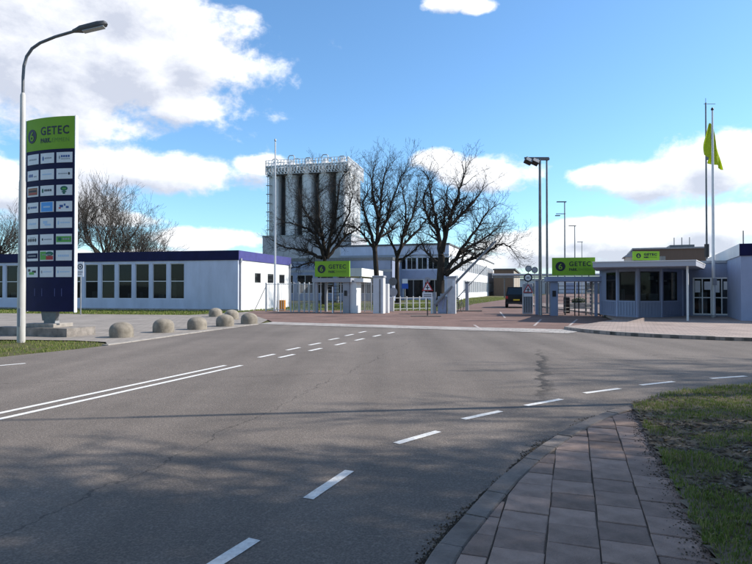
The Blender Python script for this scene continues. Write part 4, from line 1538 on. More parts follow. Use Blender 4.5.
# ------------------------------------------------------------------ fences and gates of steel bars
def bar_fence(name, label, A, B, h, npost, nbar, m=None, z=0.0, cat="fence", brace=False):
    A, B = Vector(A), Vector(B)
    L = (B - A).length
    f = thing(name, label, cat, (A.x, A.y, z), math.atan2(B.y - A.y, B.x - A.x))
    m = m or galv
    for i in range(npost):
        xx = L * i / (npost - 1)
        MB().box(xx - .035, xx + .035, -.035, .035, 0, h + .06).build("post", m, f)
    for zz in (.14, h - .06):
        MB().tube([(0, 0, zz), (L, 0, zz)], .024, 6).build("rail", m, f)
    for i in range(nbar):
        xx = L * (i + .5) / nbar
        MB().tube([(xx, 0, .14), (xx, 0, h - .06)], .013, 5, cap=False).build("bar", m, f)
    if brace:
        MB().tube([(0, 0, h * .9), (-1.2, .1, .05)], .03, 6).build("brace", m, f)
    return f


bar_fence("tube_fence", "galvanised fence gate with slanting brace before the white end wall", G(266, 311.3), G(291, 312), 2.0, 3, 12, brace=True, m=mat('fence_pale', (.48, .49, .5), .5))
bar_fence("tube_fence", "tall narrow galvanised gate leaf left of the left turnstile shelter", G(293.5, 312), G(298.5, 312), 2.05, 2, 6, m=MATS['fence_pale'])
bar_fence("bar_fence", "barred fence between the galvanised gate and the left green sign", G(299.5, 312), G(314, 312.4), 2.0, 4, 14, m=MATS['fence_pale'])
bar_fence("bar_fence", "barred fence right of the left turnstile shelter", G(358, 312.4), G(371.5, 312.4), 2.1, 3, 14, m=MATS['fence_pale'])
bar_fence("bar_fence", "barred fence between the light mast and the right turnstile shelter", G(541, 315.4), G(552, 315.8), 2.1, 2, 10)
bar_fence("bar_fence", "barred fence between the right turnstile shelter and the gatehouse", G(592, 315.8), G(604, 316.5), 2.1, 2, 12)
o = MB().cbox(-.27, .27, -.2, .2, 0, .78, .02).build("grit_bin", orange)
x, y = G(281.5, 310.6)
o.location = (x, y, 0)
tag(o, "small orange box at the foot of the white end wall", "box")


# ------------------------------------------------------------------ turnstile shelters with the green signs
def shelter(label, px0, px1, D0, rz, pil0, flip):
    """flat-roofed pedestrian gate: posts, thick pillar, roof slab, green sign on top, turnstile bars"""
    c = W(px0, 313, D0)
    s_ = thing("turnstile_shelter", label, "turnstile shelter", (c.x, c.y, 0), rz, "turnstile shelters with green signs")
    w = (px1 - px0) * D0 / F / math.cos(rz)
    MB().box(-.12, w + .12, -.15, 2.3, 2.05, 2.33).build("roof", blue_paint if flip else grey_paint, s_)
    body = blue_paint if flip else grey_paint
    MB().box(pil0, pil0 + .42, 0, 1.3, 0, 2.048).build("pillar", body, s_)
    other = .05 if pil0 > w / 2 else w - .25
    for xx in (other, ):
        MB().box(xx, xx + .16, 0, .2, 0, 2.048).box(xx, xx + .16, 1.9, 2.1, 0, 2.048).build("post", body, s_)
    board(s_, 2.42, 1.04, .02, 2.42, w / 2 - 1.21)
    for xx in (w / 2 - .9, w / 2 + .85):
        MB().box(xx, xx + .05, .17, .22, 2.332, 2.9).build("sign_post", galv_dark, s_)
    # turnstile: an upright spindle with three fans of bars, and the guiding comb
    for cx_ in ((w * .42,) if not flip else (w * .36, w * .78)):
        sp_ = MB().tube([(cx_, .9, .02), (cx_, .9, 2.05)], .05, 8).build("spindle", galv_dark, s_, smooth=True)
        for a in range(3):
            an = a * 2 * PI / 3 + .4
            for k in range(8):
                zz = .25 + k * .22
                MB().tube([(cx_, .9, zz), (cx_ + math.cos(an) * .62, .9 + math.sin(an) * .62, zz)], .018, 5).build("turn_bar", galv, sp_)
        for xx in (cx_ - .7, cx_ + .72):
            MB().box(xx - .03, xx + .03, .3, .36, 0, 2.04).build("guide_post", plate_white if not flip else dark_steel, s_)
    MB().box(pil0 + .1, pil0 + .3, -.03, -.003, 1.15, 1.5).build("card_reader", black_plastic, s_)
    return s_


sa = shelter("turnstile shelter with green sign in front of the silo tower", 314.5, 350, 38.2, R(-14), 1.98, False)
MB().box(2.72, 3.35, .15, 2.1, 2.06, 2.30).build("roof_wing", white_wall, sa)
MB().box(1.25, 1.32, -.05, .02, 0, 1.75).build("white_post", plate_white, sa)
MB().box(2.42, 2.86, .2, 1.3, 0, 2.045).build("sunlit_pillar_side", white_wall, sa)  # sunlit right side of the pillar, put in as a white block
sb_ = shelter("turnstile shelter with green sign beside the gatehouse", 548.5, 595, 34.0, R(-13), .12, True)

# white pillars left of the vehicle gate
for (pa, pb, ytop, ybot, lab) in ((373, 383.5, 277.5, 313.5, "tall white gate pillar with a capped top left of the handrail"), (384.5, 388.5, 284, 313, "slim white gate pillar close beside the tall capped one"), (388.8, 393, 297, 311.2, "low white cabinet at the end of the handrail")):
    D_ = F * CH / (ybot - HZ)
    a, c = W(pa, ybot, D_), W(pb, ybot, D_)
    h = (ybot - ytop) * D_ / F
    s = thing("gate_pillar", lab, "pillar", (a.x, a.y, 0), SITE)
    w = c.x - a.x
    MB().cbox(0, w, 0, max(.35, w), 0, h, .02).build("shaft", white_wall if pa > 380 else mat("pillar_grey", (.62, .63, .65), .7, var=.1, scale=2), s)
    if pa < 380:
        MB().cbox(-.05, w + .05, -.05, w + .05, h + .002, h + .12, .02).build("cap", grey_paint, s)
        MB().box(w * .62, w * .72, -.03, -.003, .05, h - .1).build("slide_rail", galv_dark, s)

# white handrail before the lawn
a, c = G(393.5, 311.0), G(432, 310.0)
f = bar_fence("handrail", "low white handrail with thin uprights between white cabinet and warning sign", a, c, 1.0, 7, 0, m=mat('rail_grey', (.45, .46, .47), .5), cat="railing")
MB().tube([(0, 0, .55), (math.dist(a, c), 0, .55)], .015, 6).build("rail", MATS["rail_grey"], f)


# ------------------------------------------------------------------ traffic signs at the gate
def round_sign(label, px, py, r, D_, mface, ring_m=None, ground=True, rz=0, name="round_sign"):
    c = W(px, py, D_)
    s_ = thing(name, label, "traffic sign", (c.x, c.y, 0), rz)
    MB().tube([(0, .05, 0), (0, .05, c.z + r * .8)], .03, 8).build("post", galv, s_, smooth=True)
    d_ = MB().disc(0, c.z, r, -.012, .01, 28).build("disc", mface, s_)
    if ring_m:
        MB().ring(0, c.z, r * .78, r * 1.0, -.018, -.011, 28).build("ring_mark", ring_m, d_)
    return s_, d_, c.z


def triangle(parent, zc, s_, y=0, nm="warning_triangle"):
    h = s_ * .866
    T_ = lambda k: [(-s_ / 2 * k, zc - h / 3 * k), (s_ / 2 * k, zc - h / 3 * k), (0, zc + 2 * h / 3 * k)]
    t_ = MB().xz_prism(T_(1), y - .012, y + .008).build(nm, red_paint, parent)
    MB().xz_prism(T_(.70), y - .017, y - .011).build("white_field", plate_white, t_)
    MB().box(-.03, .03, y - .021, y - .016, zc - .12, zc + .14).box(-.11, .11, y - .0205, y - .0165, zc - .02, zc + .03).build("symbol_mark", sign_black, t_)
    return t_


x, y = G(427.5, 316.5)
s = thing("warning_sign", "red bordered warning triangle above a white plate on a post before the handrail", "traffic sign", (x, y, 0.0), R(-4))
MB().tube([(0, .05, 0), (0, .05, 2.15)], .035, 8).build("post", dark_steel, s, smooth=True)
triangle(s, 1.68, .66)
pl = MB().box(-.30, .30, -.012, .01, 1.05, 1.40).build("sub_plate", plate_white, s)
MB().box(-.22, .22, -.017, -.011, 1.26, 1.30).box(-.22, .22, -.017, -.011, 1.16, 1.20).build("text_line_mark", sign_black, pl)
MB().disc(0, 2.12, .17, .03, .045, 22).build("round_back_plate", grey_paint, s)
o = MB().prism([(x - 1.0, y - .35), (x + .75, y - .35), (x + .85, y), (x + .6, y + .35), (x - .9, y + .35)], .006, .05).build("traffic_island", asphalt)
tag(o, "dark kerbed island under the warning triangle post", "traffic island")
round_sign("grey round sign back on a post left of the handrail", 393, 281.5, .3, 41, galv_dark)
round_sign("pale grey round sign plate low beside the white cabinet", 393.2, 292, .30, 39.5, grey_paint, name="round_sign")
x, y = W(405, 290, 46).x, 46
s = thing("parking_sign", "blue and white parking sign in front of the tree trunks", "traffic sign", (x, y, 0), 0)
MB().tube([(0, .05, 0), (0, .05, 2.3)], .035, 8).build("post", galv, s, smooth=True)
MB().box(-.22, .22, -.01, .01, 2.05, 2.42).build("white_plate", plate_white, s)
MB().box(-.26, .26, -.012, .012, 1.62, 2.04).build("blue_plate", sign_blue, s)

# ------------------------------------------------------------------ vehicle barrier
x, y = G(443.5, 313.6)
s = thing("barrier", "raised boom barrier with grey cabinet and white post in the gateway", "barrier", (x, y, 0), R(-13))
MB().cbox(-.36, .22, -.22, .22, 0, 1.12, .03).build("cabinet", mat("barrier_grey", (.30, .34, .42), .5, var=.1, scale=4), s)
MB().box(-.30, .16, -.235, -.222, .1, .92).build("cabinet_door", blue_light, s)
MB().box(-.66, -.48, -.1, .1, 0, 1.4).build("side_post", grey_paint, s)
MB().box(-.82, -.70, -.1, .1, 0, 1.1).build("side_post", plate_white, s)
MB().cbox(.28, .80, -.2, .3, 0, 2.32, .02).build("white_post", mat("barrier_white", (.55, .56, .58), .6, var=.12, scale=3), s)
MB().box(.25, .84, -.24, .34, 2.322, 2.42).build("post_cap", grey_paint, s)
MB().box(.60, .76, -.215, -.202, 1.75, 2.15).build("notice_plate", plate_white, s)
MB().box(-.2, .1, -.15, .15, 1.122, 1.3).build("motor_head", grey_paint, s)
p1, p2 = Vector((.0, -.32, 1.15)), W(496, 241, F * CH / 24.6) - Vector((x, y, 0))
p2 = Matrix.Rotation(R(13), 3, 'Z') @ p2
bd = (p2 - p1).normalized()
MB().tube([p1 - bd * .8, p1, p2], [.11, .095, .065], 8).build("boom", mat("boom_grey", (.20, .205, .215), .5), s, smooth=True)
dmb = MB().tube([Vector((-.05, -.35, .3)), p1 + bd * .2], .03, 6)
dmb.build("strut", galv, s)
x2, y2 = G(467, 311.3)
s = thing("barrier", "second thinner raised boom behind the first one with its slim post", "barrier", (x2, y2, 0), R(-13))
MB().cbox(-.12, .12, -.12, .12, 0, 2.0, .02).build("post", grey_paint, s)
MB().box(-.14, .16, -.14, .14, 2.002, 2.12).build("post_cap", galv_dark, s)
q1 = Vector((-1.1, -.3, .5)); q2 = Matrix.Rotation(R(13), 3, 'Z') @ (W(487, 266, y2) - Vector((x2, y2, 0)))
MB().tube([q1, q2], [.045, .03], 6).build("boom", galv, s, smooth=True)
MB().cbox(-1.3, -.95, -.25, .1, 0, .95, .02).build("cabinet", grey_paint, s)
o = MB().prism([(x2 - .9, y2 - .4), (x2 + 1.0, y2 - .4), (x2 + 1.1, y2 + .4), (x2 - .9, y2 + .5)], .006, .07).build("traffic_island", asphalt)
tag(o, "dark kerbed island under the second barrier post", "traffic island")

# bicycle beside the barrier
x, y = G(459.5, 312.2)
s = thing("bicycle", "dark bicycle standing behind the white barrier post", "bicycle", (x, y, 0.01), R(62))
for cx_ in (-.52, .52):
    wh = MB()
    n_ = 28
    wh.tube([(cx_ + .33 * math.cos(2 * PI * k / n_), 0, .35 + .33 * math.sin(2 * PI * k / n_)) for k in range(n_ + 1)], .02, 6, cap=False)
    w_ = wh.build("wheel", black_plastic, s, smooth=True)
    sp_ = MB()
    for k in range(9):
        a = PI * k / 9
        sp_.tube([(cx_ - .32 * math.cos(a), 0, .35 - .32 * math.sin(a)), (cx_ + .32 * math.cos(a), 0, .35 + .32 * math.sin(a))], .003, 3, cap=False)
    sp_.build("spokes", galv, w_)
fr = MB()
for a, c in (((-.52, 0, .35), (-.08, 0, .32)), ((-.08, 0, .32), (-.2, 0, .85)), ((-.2, 0, .8), (.36, 0, .85)), ((-.08, 0, .32), (.38, 0, .78)), ((-.52, 0, .35), (-.19, 0, .78)), ((.52, 0, .35), (.33, 0, 1.02))):
    fr.tube([a, c], .018, 6)
fr.build("frame", dark_steel, s)
MB().tube([(.18, -.28, 1.08), (.33, -.2, 1.06), (.34, .2, 1.06), (.18, .28, 1.08)], .014, 6).build("handlebar", galv, s)
MB().lathe([(.02, .86), (.09, .9), (.1, .94), (.03, .96)], 12, Matrix.Translation((-.22, 0, 0))).build("saddle", black_plastic, s)
MB().box(-.85, -.3, -.07, .07, .73, .75).build("carrier", galv_dark, s)

# ------------------------------------------------------------------ cabinet with signs and pillar on the right of the gateway
x, y = G(528, 314.2)
s = thing("gate_cabinet", "grey ribbed gate cabinet carrying round and triangular signs", "cabinet", (x, y, 0.0), R(-10))
MB().cbox(-.31, .31, 0, .6, 0, 1.95, .03).build("body", grey_paint, s)
for k in range(4):
    MB().box(-.27 + k * .145, -.20 + k * .145, -.02, -.002, .12, 1.1).build("rib", galv_dark, s)
MB().ring(0, 2.32, .19, .27, -.03, .0, 26).build("round_sign_ring", sign_black, s)
MB().disc(0, 2.32, .19, -.022, -.004, 26).build("round_sign_face", plate_white, s)
MB().box(-.09, .09, -.03, -.0225, 2.26, 2.38).build("sign_symbol", mat("mark_grey3", (.3, .3, .32), .5), s)
MB().tube([(0, .03, 1.95), (0, .03, 2.3)], .03, 8).build("sign_post", galv_dark, s)
tr_ = triangle(s, 1.55, .62, y=-.035)
MB().box(-.25, .25, -.05, -.022, 1.12, 1.30).build("sub_plate", plate_white, s)
round_sign("small grey round sign left of two behind the ribbed cabinet", 528.5, 268.7, .23, 40, grey_paint, galv_dark)
round_sign("small grey round sign right of two behind the ribbed cabinet", 534.8, 270, .23, 41, grey_paint, galv_dark)
x, y = G(538.5, 314.8)
s = thing("gate_pillar", "slim blue-grey gate pillar at the foot of the tall light mast", "pillar", (x, y, 0), SITE)
MB().cbox(-.18, .2, 0, .4, 0, 2.1, .02).build("shaft", blue_paint, s)
MB().cbox(-.21, .23, -.03, .43, 2.102, 2.18, .02).build("cap", grey_paint, s)


# ------------------------------------------------------------------ light masts
def mast(label, px, ybase, ytop, D_, r, heads, group="light masts"):
    b0 = W(px, ybase, D_)
    zt = W(px, ytop, D_).z
    m_ = thing("light_mast", label, "light mast", (b0.x, b0.y, -.02), 0, group)
    MB().tube([(0, 0, 0), (0, 0, zt * .5), (0, 0, zt)], [r, r * .85, r * .65], 12).build("pole", galv_dark if D_ < 60 else galv, m_, smooth=True)
    for kind, dx0, dx1, z_ in heads:
        if kind == "bar":
            MB().box(dx0, dx1, -.05, .05, zt + z_, zt + z_ + .09).build("crossarm", galv_dark, m_)
        elif kind == "flood":
            Mf = Matrix.Translation(((dx0 + dx1) / 2, -.1, zt + z_)) @ Matrix.Rotation(R(25), 4, 'Y') @ Matrix.Rotation(R(-20), 4, 'X')
            h_ = MB().box(-.22, .22, -.12, .25, -.24, .02, Mf).build("floodlight", black_plastic, m_)
            MB().box(-.19, .19, -.132, -.122, -.21, -.01, Mf).build("lens", galv, h_)
        else:
            MB().box(dx0, dx1, -.12, .12, zt + z_, zt + z_ + .12).build("lamp_head", galv_dark, m_)
    return m_


mast("tall left light mast of a pair with floodlights on a crossarm", 540.3, 315.2, 158, 34.8, .11, [("bar", -.95, .55, 0), ("flood", -.85, -.5, -.05), ("flood", -.42, -.1, -.1)])
mast("slimmer right light mast of the pair beside the green gate sign", 547.2, 313.8, 159.5, 37.0, .085, [("head", -.5, .15, 0)])
mast("distant light mast with camera arm above the right green sign", 565, 300, 202, 72, .11, [("head", -1.0, .2, 0), ("bar", -1.1, .1, -1.5), ("head", -1.2, -.6, -1.75)])
mast("farther light mast right of the camera arm mast", 575, 298, 226, 95, .12, [("head", -1.0, .2, 0)])
mast("farthest and shortest light mast of the row", 582, 296, 242, 125, .11, [("head", -1.0, .2, 0)])

# ------------------------------------------------------------------ flag pole and radio mast at the right
x, y = W(713.6, 317, 30.0).x, 30.0
s = thing("flagpole", "tall white flagpole carrying the lime flag in front of the glass doors", "flagpole", (x, y, PZ), 0, "flagpoles")
zt = W(713, 112, 30).z
MB().tube([(0, 0, 0), (0, 0, 5), (0, 0, zt)], [.09, .075, .045], 14).build("pole", MATS["pole_white"], s, smooth=True)
MB().lathe([(.02, zt), (.07, zt + .03), (.07, zt + .1), (.02, zt + .17)], 12).build("finial", dark_steel, s, smooth=True)
MB().lathe([(.16, 0), (.16, .06), (.1, .12)], 14).build("base_flange", galv, s, smooth=True)
MB().box(-.1, .1, -.13, -.092, 1.7, 2.05).build("cleat_box", grey_paint, s)
# limp flag: a sheet gathered in folds below its top corner
fl = MB()
NU, NV = 26, 34
top, bot = W(713, 121, 30).z - PZ, W(713, 167, 30).z - PZ


def flag_pt(u, v):
    # v 0 top .. 1 bottom, u 0 hoist .. 1 fly ; hangs as two lobes
    z = top - (top - bot) * v * (.80 + .20 * u) - .10 * u
    spread = (.10 + .90 * v ** .8)
    xx = (-.40 + 1.08 * u) * spread * .98 + .02
    yy = .22 + .17 * math.sin(u * 13 + v * 3.0) * spread + .05 * math.sin(u * 29 + 1 + v * 4)
    xx += .05 * math.sin(v * 7 + u * 9) * v
    if u < .34:
        z += .22 * v * (1 - u / .34)
    return (xx, yy, z)


for i in range(NU + 1):
    for j in range(NV + 1):
        fl.v.append(flag_pt(i / NU, j / NV))
for i in range(NU):
    for j in range(NV):
        a = i * (NV + 1) + j
        fl.f.append((a, a + 1, a + NV + 2, a + NV + 1))
flag_mat = mat("lime_cloth", (.50, .57, .035), .8, var=.1, scale=6)
nt = flag_mat.node_tree
tl = nt.nodes.new("ShaderNodeBsdfTranslucent"); tl.inputs["Color"].default_value = (.75, .85, .03, 1)
mxs = nt.nodes.new("ShaderNodeMixShader"); mxs.inputs[0].default_value = .4
nt.links.new(nt.nodes["Principled BSDF"].outputs[0], mxs.inputs[1]); nt.links.new(tl.outputs[0], mxs.inputs[2])
nt.links.new(mxs.outputs[0], nt.nodes["Material Output"].inputs["Surface"])
o = fl.build("flag", flag_mat, smooth=True)
sol = o.modifiers.new("thickness", 'SOLIDIFY'); sol.thickness = .006
o.location = (x, y, PZ)
tag(o, "lime green flag hanging limp from the tall white flagpole", "flag")
fm = MB()
for i in range(9, 15):
    for j in range(8, 13):
        a = len(fm.v)
        q = [flag_pt((i + di) / NU, (j + dj) / NV) for di, dj in ((0, 0), (0, 1), (1, 1), (1, 0))]
        fm.add([(p[0], p[1] - .012, p[2]) for p in q], [(0, 1, 2, 3)])
fm.build("flag_emblem", sign_black, o)
x, y = W(707, 300, 44).x, 44
s = thing("radio_mast", "thin radio mast with small crossbar just left of the flag", "mast", (x, y, 0), 0)
zt = W(707, 102, 44).z
MB().tube([(0, 0, 0), (0, 0, zt * .3), (0, 0, zt)], [.09, .075, .05], 10).build("pole", galv_dark, s, smooth=True)
MB().box(-.12, .12, -.12, .12, W(707, 257, 44).z, W(707, 244, 44).z).build("mast_box", dark_steel, s)
MB().tube([(-.15, 0, zt - .1), (.75, 0, zt - .1)], .02, 6).tube([(0, 0, zt), (0, 0, zt + .35)], .02, 6).build("crossbar", galv_dark, s)
MB().box(.0, .3, -.06, .06, zt - 4.45, zt - 4.2).build("bracket", galv_dark, s)


# ------------------------------------------------------------------ vehicles
def vehicle(name, label, loc, rz, L, Wd, prof, cab, paint, cat, group=None):
    """prof: body side outline (y, z), cab: glasshouse outline; the nose points to +y"""
    v = thing(name, label, cat, loc, rz, group)
    hw = Wd / 2
    bm = bmesh.new()

    def loft(outline, w0, w1, zmid):
        ring = []
        n_ = len(outline)
        zmin = min(z for _, z in outline); zmax = max(z for _, z in outline)
        for sgn in (-1, 1):
            ring.append([bm.verts.new((sgn * (w0 + (w1 - w0) * (z - zmin) / (zmax - zmin)), yy, z)) for yy, z in outline])
        for i in range(n_):
            j = (i + 1) % n_
            bm.faces.new((ring[0][i], ring[0][j], ring[1][j], ring[1][i]))
        bm.faces.new(ring[0][::-1])
        bm.faces.new(ring[1])
    loft(prof, hw, hw * .96, 0)
    loft(cab, hw * .95, hw * .78, 0)
    bmesh.ops.recalc_face_normals(bm, faces=bm.faces)
    bmesh.ops.bevel(bm, geom=[e for e in bm.edges], offset=.05, segments=2, affect='EDGES', profile=.6)
    me = bpy.data.meshes.new("body")
    bm.to_mesh(me); bm.free()
    me.polygons.foreach_set("use_smooth", [True] * len(me.polygons))
    mk("body", me, paint, v)
    zb, zt_ = min(z for _, z in cab), max(z for _, z in cab)
    y0, y1 = min(q[0] for q in cab), max(q[0] for q in cab)
    yt0 = min(q[0] for q in cab if q[1] > zt_ - .05); yt1 = max(q[0] for q in cab if q[1] > zt_ - .05)
    gl = MATS["car_glass"] if "car_glass" in MATS else mat("car_glass", (.012, .014, .016), .06, spec=.7)

    def at_(t_):
        return hw * (.95 - .17 * t_) + .004
    for sgn in (-1, 1):
        a0, a1 = .16, .86
        ya = lambda t_, e: (y0 + (yt0 - y0) * t_ + .12) if e == 0 else (y1 + (yt1 - y1) * t_ - .12)
        q = [(sgn * at_(a0), ya(a0, 0), zb + (zt_ - zb) * a0), (sgn * at_(a0), ya(a0, 1), zb + (zt_ - zb) * a0), (sgn * at_(a1), ya(a1, 1), zb + (zt_ - zb) * a1), (sgn * at_(a1), ya(a1, 0), zb + (zt_ - zb) * a1)]
        q2 = [(x_ - sgn * .03, yy, z) for x_, yy, z in q]
        MB().add(q + q2, [(0, 1, 2, 3), (7, 6, 5, 4), (0, 4, 5, 1), (1, 5, 6, 2), (2, 6, 7, 3), (3, 7, 4, 0)]).build("side_window", gl, v)
    for e, (yb_, yt_) in enumerate(((y0, yt0), (y1, yt1))):
        sg = -1 if e == 0 else 1
        a0, a1 = .15, .88
        q = []
        for t_, sx_ in ((a0, -1), (a0, 1), (a1, 1), (a1, -1)):
            q.append((sx_ * (at_(t_) - .10), yb_ + (yt_ - yb_) * t_ + sg * .006, zb + (zt_ - zb) * t_))
        q2 = [(x_, yy - sg * .03, z) for x_, yy, z in q]
        MB().add(q + q2, [(0, 1, 2, 3), (7, 6, 5, 4), (0, 4, 5, 1), (1, 5, 6, 2), (2, 6, 7, 3), (3, 7, 4, 0)]).build("windscreen" if e else "rear_window", gl, v)
    for yy in (-L * .30, L * .31):
        for sgn in (-1, 1):
            Mw = Matrix.Translation((sgn * (hw - .10), yy, .33)) @ Matrix.Rotation(PI / 2, 4, 'Y')
            w_ = MB().lathe([(.20, -.11), (.31, -.10), (.33, -.06), (.33, .06), (.31, .10), (.20, .11)], 22, Mw).build("wheel", black_plastic, v, smooth=True)
            MB().lathe([(.06, -.115), (.19, -.112), (.19, .112), (.06, .115)], 14, Mw).build("rim", galv, w_, smooth=True)
    yb0, yb1 = min(q[0] for q in prof), max(q[0] for q in prof)
    for sgn in (-1, 1):
        MB().box(sgn * hw * .86 - .1, sgn * hw * .86 + .1, yb0 - .012, yb0 + .05, .78, 1.0).build("tail_light", red_paint, v)
        MB().box(sgn * hw * .78 - .16, sgn * hw * .78 + .16, yb1 - .05, yb1 + .012, .62, .78).build("headlight", plate_white, v)
    MB().box(-.26, .26, yb0 - .018, yb0 + .02, .62, .74).build("number_plate", mat("plate_yellow", (.6, .42, .03), .5), v)
    MB().box(-hw * .9, hw * .9, yb0 - .05, yb0 + .05, .34, .52).build("rear_bumper", black_plastic, v)
    return v


van_prof = [(-2.15, .35), (2.2, .35), (2.25, .75), (2.1, .98), (1.2, 1.08), (-2.15, 1.08)]
van_cab = [(-2.12, 1.03), (1.35, 1.03), (.75, 1.62), (.45, 1.74), (-1.85, 1.76)]
black_car = mat("black_car_paint", (.004, .004, .005), .35, spec=.3)
vx, vy = G(523, 308.2)
vehicle("parked_van", "black high-roofed car seen from behind in the gateway", (vx, vy + 2.2, .01), R(-14), 4.4, 1.84, van_prof, van_cab, black_car, "car")
# planter and bin behind the right gate
x, y = G(579, 310)
s = thing("planter", "low pale concrete planter with evergreen shrub behind the right gate", "planter", (x, y, 0.01), SITE)
MB().cbox(-.8, .8, -.3, .3, 0, .55, .03).build("box", concrete, s)
sh = MB()
for _ in range(900):
    a, u, h = rs.uniform(0, 2 * PI), rs.random() ** .5, rs.random()
    px_, py_, pz_ = .55 * u * math.cos(a), .25 * u * math.sin(a), .55 + .5 * h * (1 - u * .6)
    q = Vector((rs.gauss(0, 1), rs.gauss(0, 1), rs.gauss(0, 1))).normalized() * .05
    q2 = q.orthogonal().normalized() * .03
    P_ = Vector((px_, py_, pz_))
    sh.add([P_ - q, P_ + q2, P_ + q, P_ - q2], [(0, 1, 2, 3)])
sh.build("foliage", mat("shrub_leaf", (.03, .06, .02), .6, var=.4, scale=9), s, kind="stuff")
o = MB().cbox(-.17, .17, -.17, .17, 0, 1.05, .03).build("waste_bin", black_plastic)
x, y = G(574.5, 314.2)
o.location = (x, y + 1.5, .01)
tag(o, "slim black bin behind the right turnstile", "bin")

# ------------------------------------------------------------------ bare winter trees
bark = mat("bark", (0.036, 0.029, 0.024), 0.9, var=0.45, scale=5, bump=0.9, bscale=22, stretch=(1, 1, .3), spec=.2)
twig_mat = mat("twig_bark", (0.032, 0.027, 0.023), 0.9, var=0.3, scale=3, spec=.2)
bark_far = mat("far_bark", (0.062, 0.053, 0.046), 0.9, var=0.3, scale=2, spec=.2)


class Tree:
    def __init__(s, seed, levels, up=0.10, gnarl=0.22, ratio=0.72, spread=42, twig_r=0.008, droop=0.0, side=2.4, min_len=.35, dens=1.0):
        s.r = random.Random(seed)
        s.levels, s.up, s.gnarl, s.ratio, s.spread, s.twig_r, s.side, s.min_len = levels, up, gnarl, ratio, spread, twig_r, side, min_len
        s.big, s.small = MB(), MB()
        s.dens = dens

    def jit(s, d, a):
        q = Vector((s.r.gauss(0, 1), s.r.gauss(0, 1), s.r.gauss(0, 1)))
        return (d + q * a).normalized()

    def turn(s, d, deg):
        ax = d.orthogonal().normalized()
        ax = Matrix.Rotation(s.r.uniform(0, 2 * PI), 3, d) @ ax
        return (Matrix.Rotation(R(deg), 3, ax) @ d).normalized()

    def grow(s, p, d, L, r, lev):
        if lev > s.levels or L < s.min_len:
            return
        n = max(3, min(7, int(L / .35)))
        pts, rad = [p], [r]
        r_end = max(s.twig_r, r * .52)
        dd = d
        kids = []
        for i in range(n):
            dd = s.jit(dd, s.gnarl * (.55 if lev < 2 else .8))
            dd = (dd + Vector((0, 0, s.up))).normalized()
            p = p + dd * (L / n)
            pts.append(p)
            rad.append(r + (r_end - r) * (i + 1) / n)
            kids.append((p, dd, rad[-1], (i + 1) / n))
        sides = 7 if r > .08 else (5 if r > .03 else 3)
        (s.big if r > .07 else s.small).tube(pts, rad, sides, cap=False)
        if lev == s.levels:
            return
        # the tip forks
        for k in range(2 if s.r.random() < .75 else 3):
            s.grow(p, s.turn(dd, s.r.uniform(.35, 1.0) * s.spread), L * s.ratio * s.r.uniform(.75, 1.12), r_end * s.r.uniform(.75, .95), lev + 1)
        # side shoots
        m = s.side * s.dens * s.r.uniform(.7, 1.3)
        m = int(m) + (1 if s.r.random() < m - int(m) else 0)
        for k in range(m):
            q, qd, qr, t = s.r.choice(kids[:-1])
            s.grow(q, s.turn(qd, s.r.uniform(.8, 1.45) * s.spread), L * s.ratio * s.r.uniform(.5, .95) * (1.1 - .3 * t), qr * s.r.uniform(.45, .65), lev + 1)

    def limb(s, pts, r0, r1, lev=1, L=None, shoots=4, steps=4):
        """a main limb along given points, then free growth"""
        c = catmull(pts, steps)
        c = [c[0]] + [q + Vector((s.r.gauss(0, .05), s.r.gauss(0, .05), s.r.gauss(0, .05))) for q in c[1:]]
        n = len(c)
        rad = [r0 + (r1 - r0) * (i / (n - 1)) ** .8 for i in range(n)]
        s.big.tube(c, rad, 9 if r0 > .12 else 7, cap=False)
        tot = sum((c[i + 1] - c[i]).length for i in range(n - 1))
        L = L or max(.7, tot * .18)
        dd = (c[-1] - c[-2]).normalized()
        for k in range(3):
            s.grow(c[-1], s.turn(dd, s.r.uniform(.2, .9) * s.spread), L * s.r.uniform(.8, 1.1), r1 * s.r.uniform(.6, .85), lev + 1)
        for k in range(shoots):
            t = s.r.uniform(.22, .97)
            i = min(n - 2, int(t * (n - 1)))
            qd = (c[i + 1] - c[i]).normalized()
            s.grow(c[i], s.turn(qd, s.r.uniform(.8, 1.5) * s.spread), L * s.r.uniform(.65, 1.1), rad[i] * s.r.uniform(.32, .5), lev + 1)

    def build(s, label, base, group, name="bare_tree", m1=None, m2=None, cat="tree"):
        t_ = thing(name, label, cat, base, 0, group)
        bx_ = Vector(base)
        for mb, nm, mm in ((s.big, "trunk", m1 or bark), (s.small, "crown", m2 or twig_mat)):
            mb.v = [(x - bx_.x, y - bx_.y, z - bx_.z) for x, y, z in mb.v]
            mb.build(nm, mm, t_, smooth=True)
        return t_


rz_ = random.Random(4)


def photo_limbs(tree, D_, limbs, trunk, r_tr):
    """limbs are read off the photograph as silhouettes; each gets its own run in depth"""
    T_ = [W(px, py, D_) for px, py in trunk]
    T_[0].z = -.1
    n = len(T_)
    tree.big.tube([T_[0], T_[0] + Vector((0, 0, .5))] + T_[1:], [r_tr * 1.35, r_tr * 1.08] + [r_tr * (1 - .25 * i / (n - 1)) for i in range(1, n)], 14, cap=False)
    for k, (r0, r1, pts, dy) in enumerate(limbs):
        P_ = []
        for i, (px, py) in enumerate(pts):
            f = i / (len(pts) - 1)
            P_.append(W(px, py, D_ + dy * f ** .9))
        tree.limb(P_, r0 * .92, r1 * .75, shoots=31)
    return (T_[0].x, T_[0].y, -.03)


TG = "bare trees inside the gate"
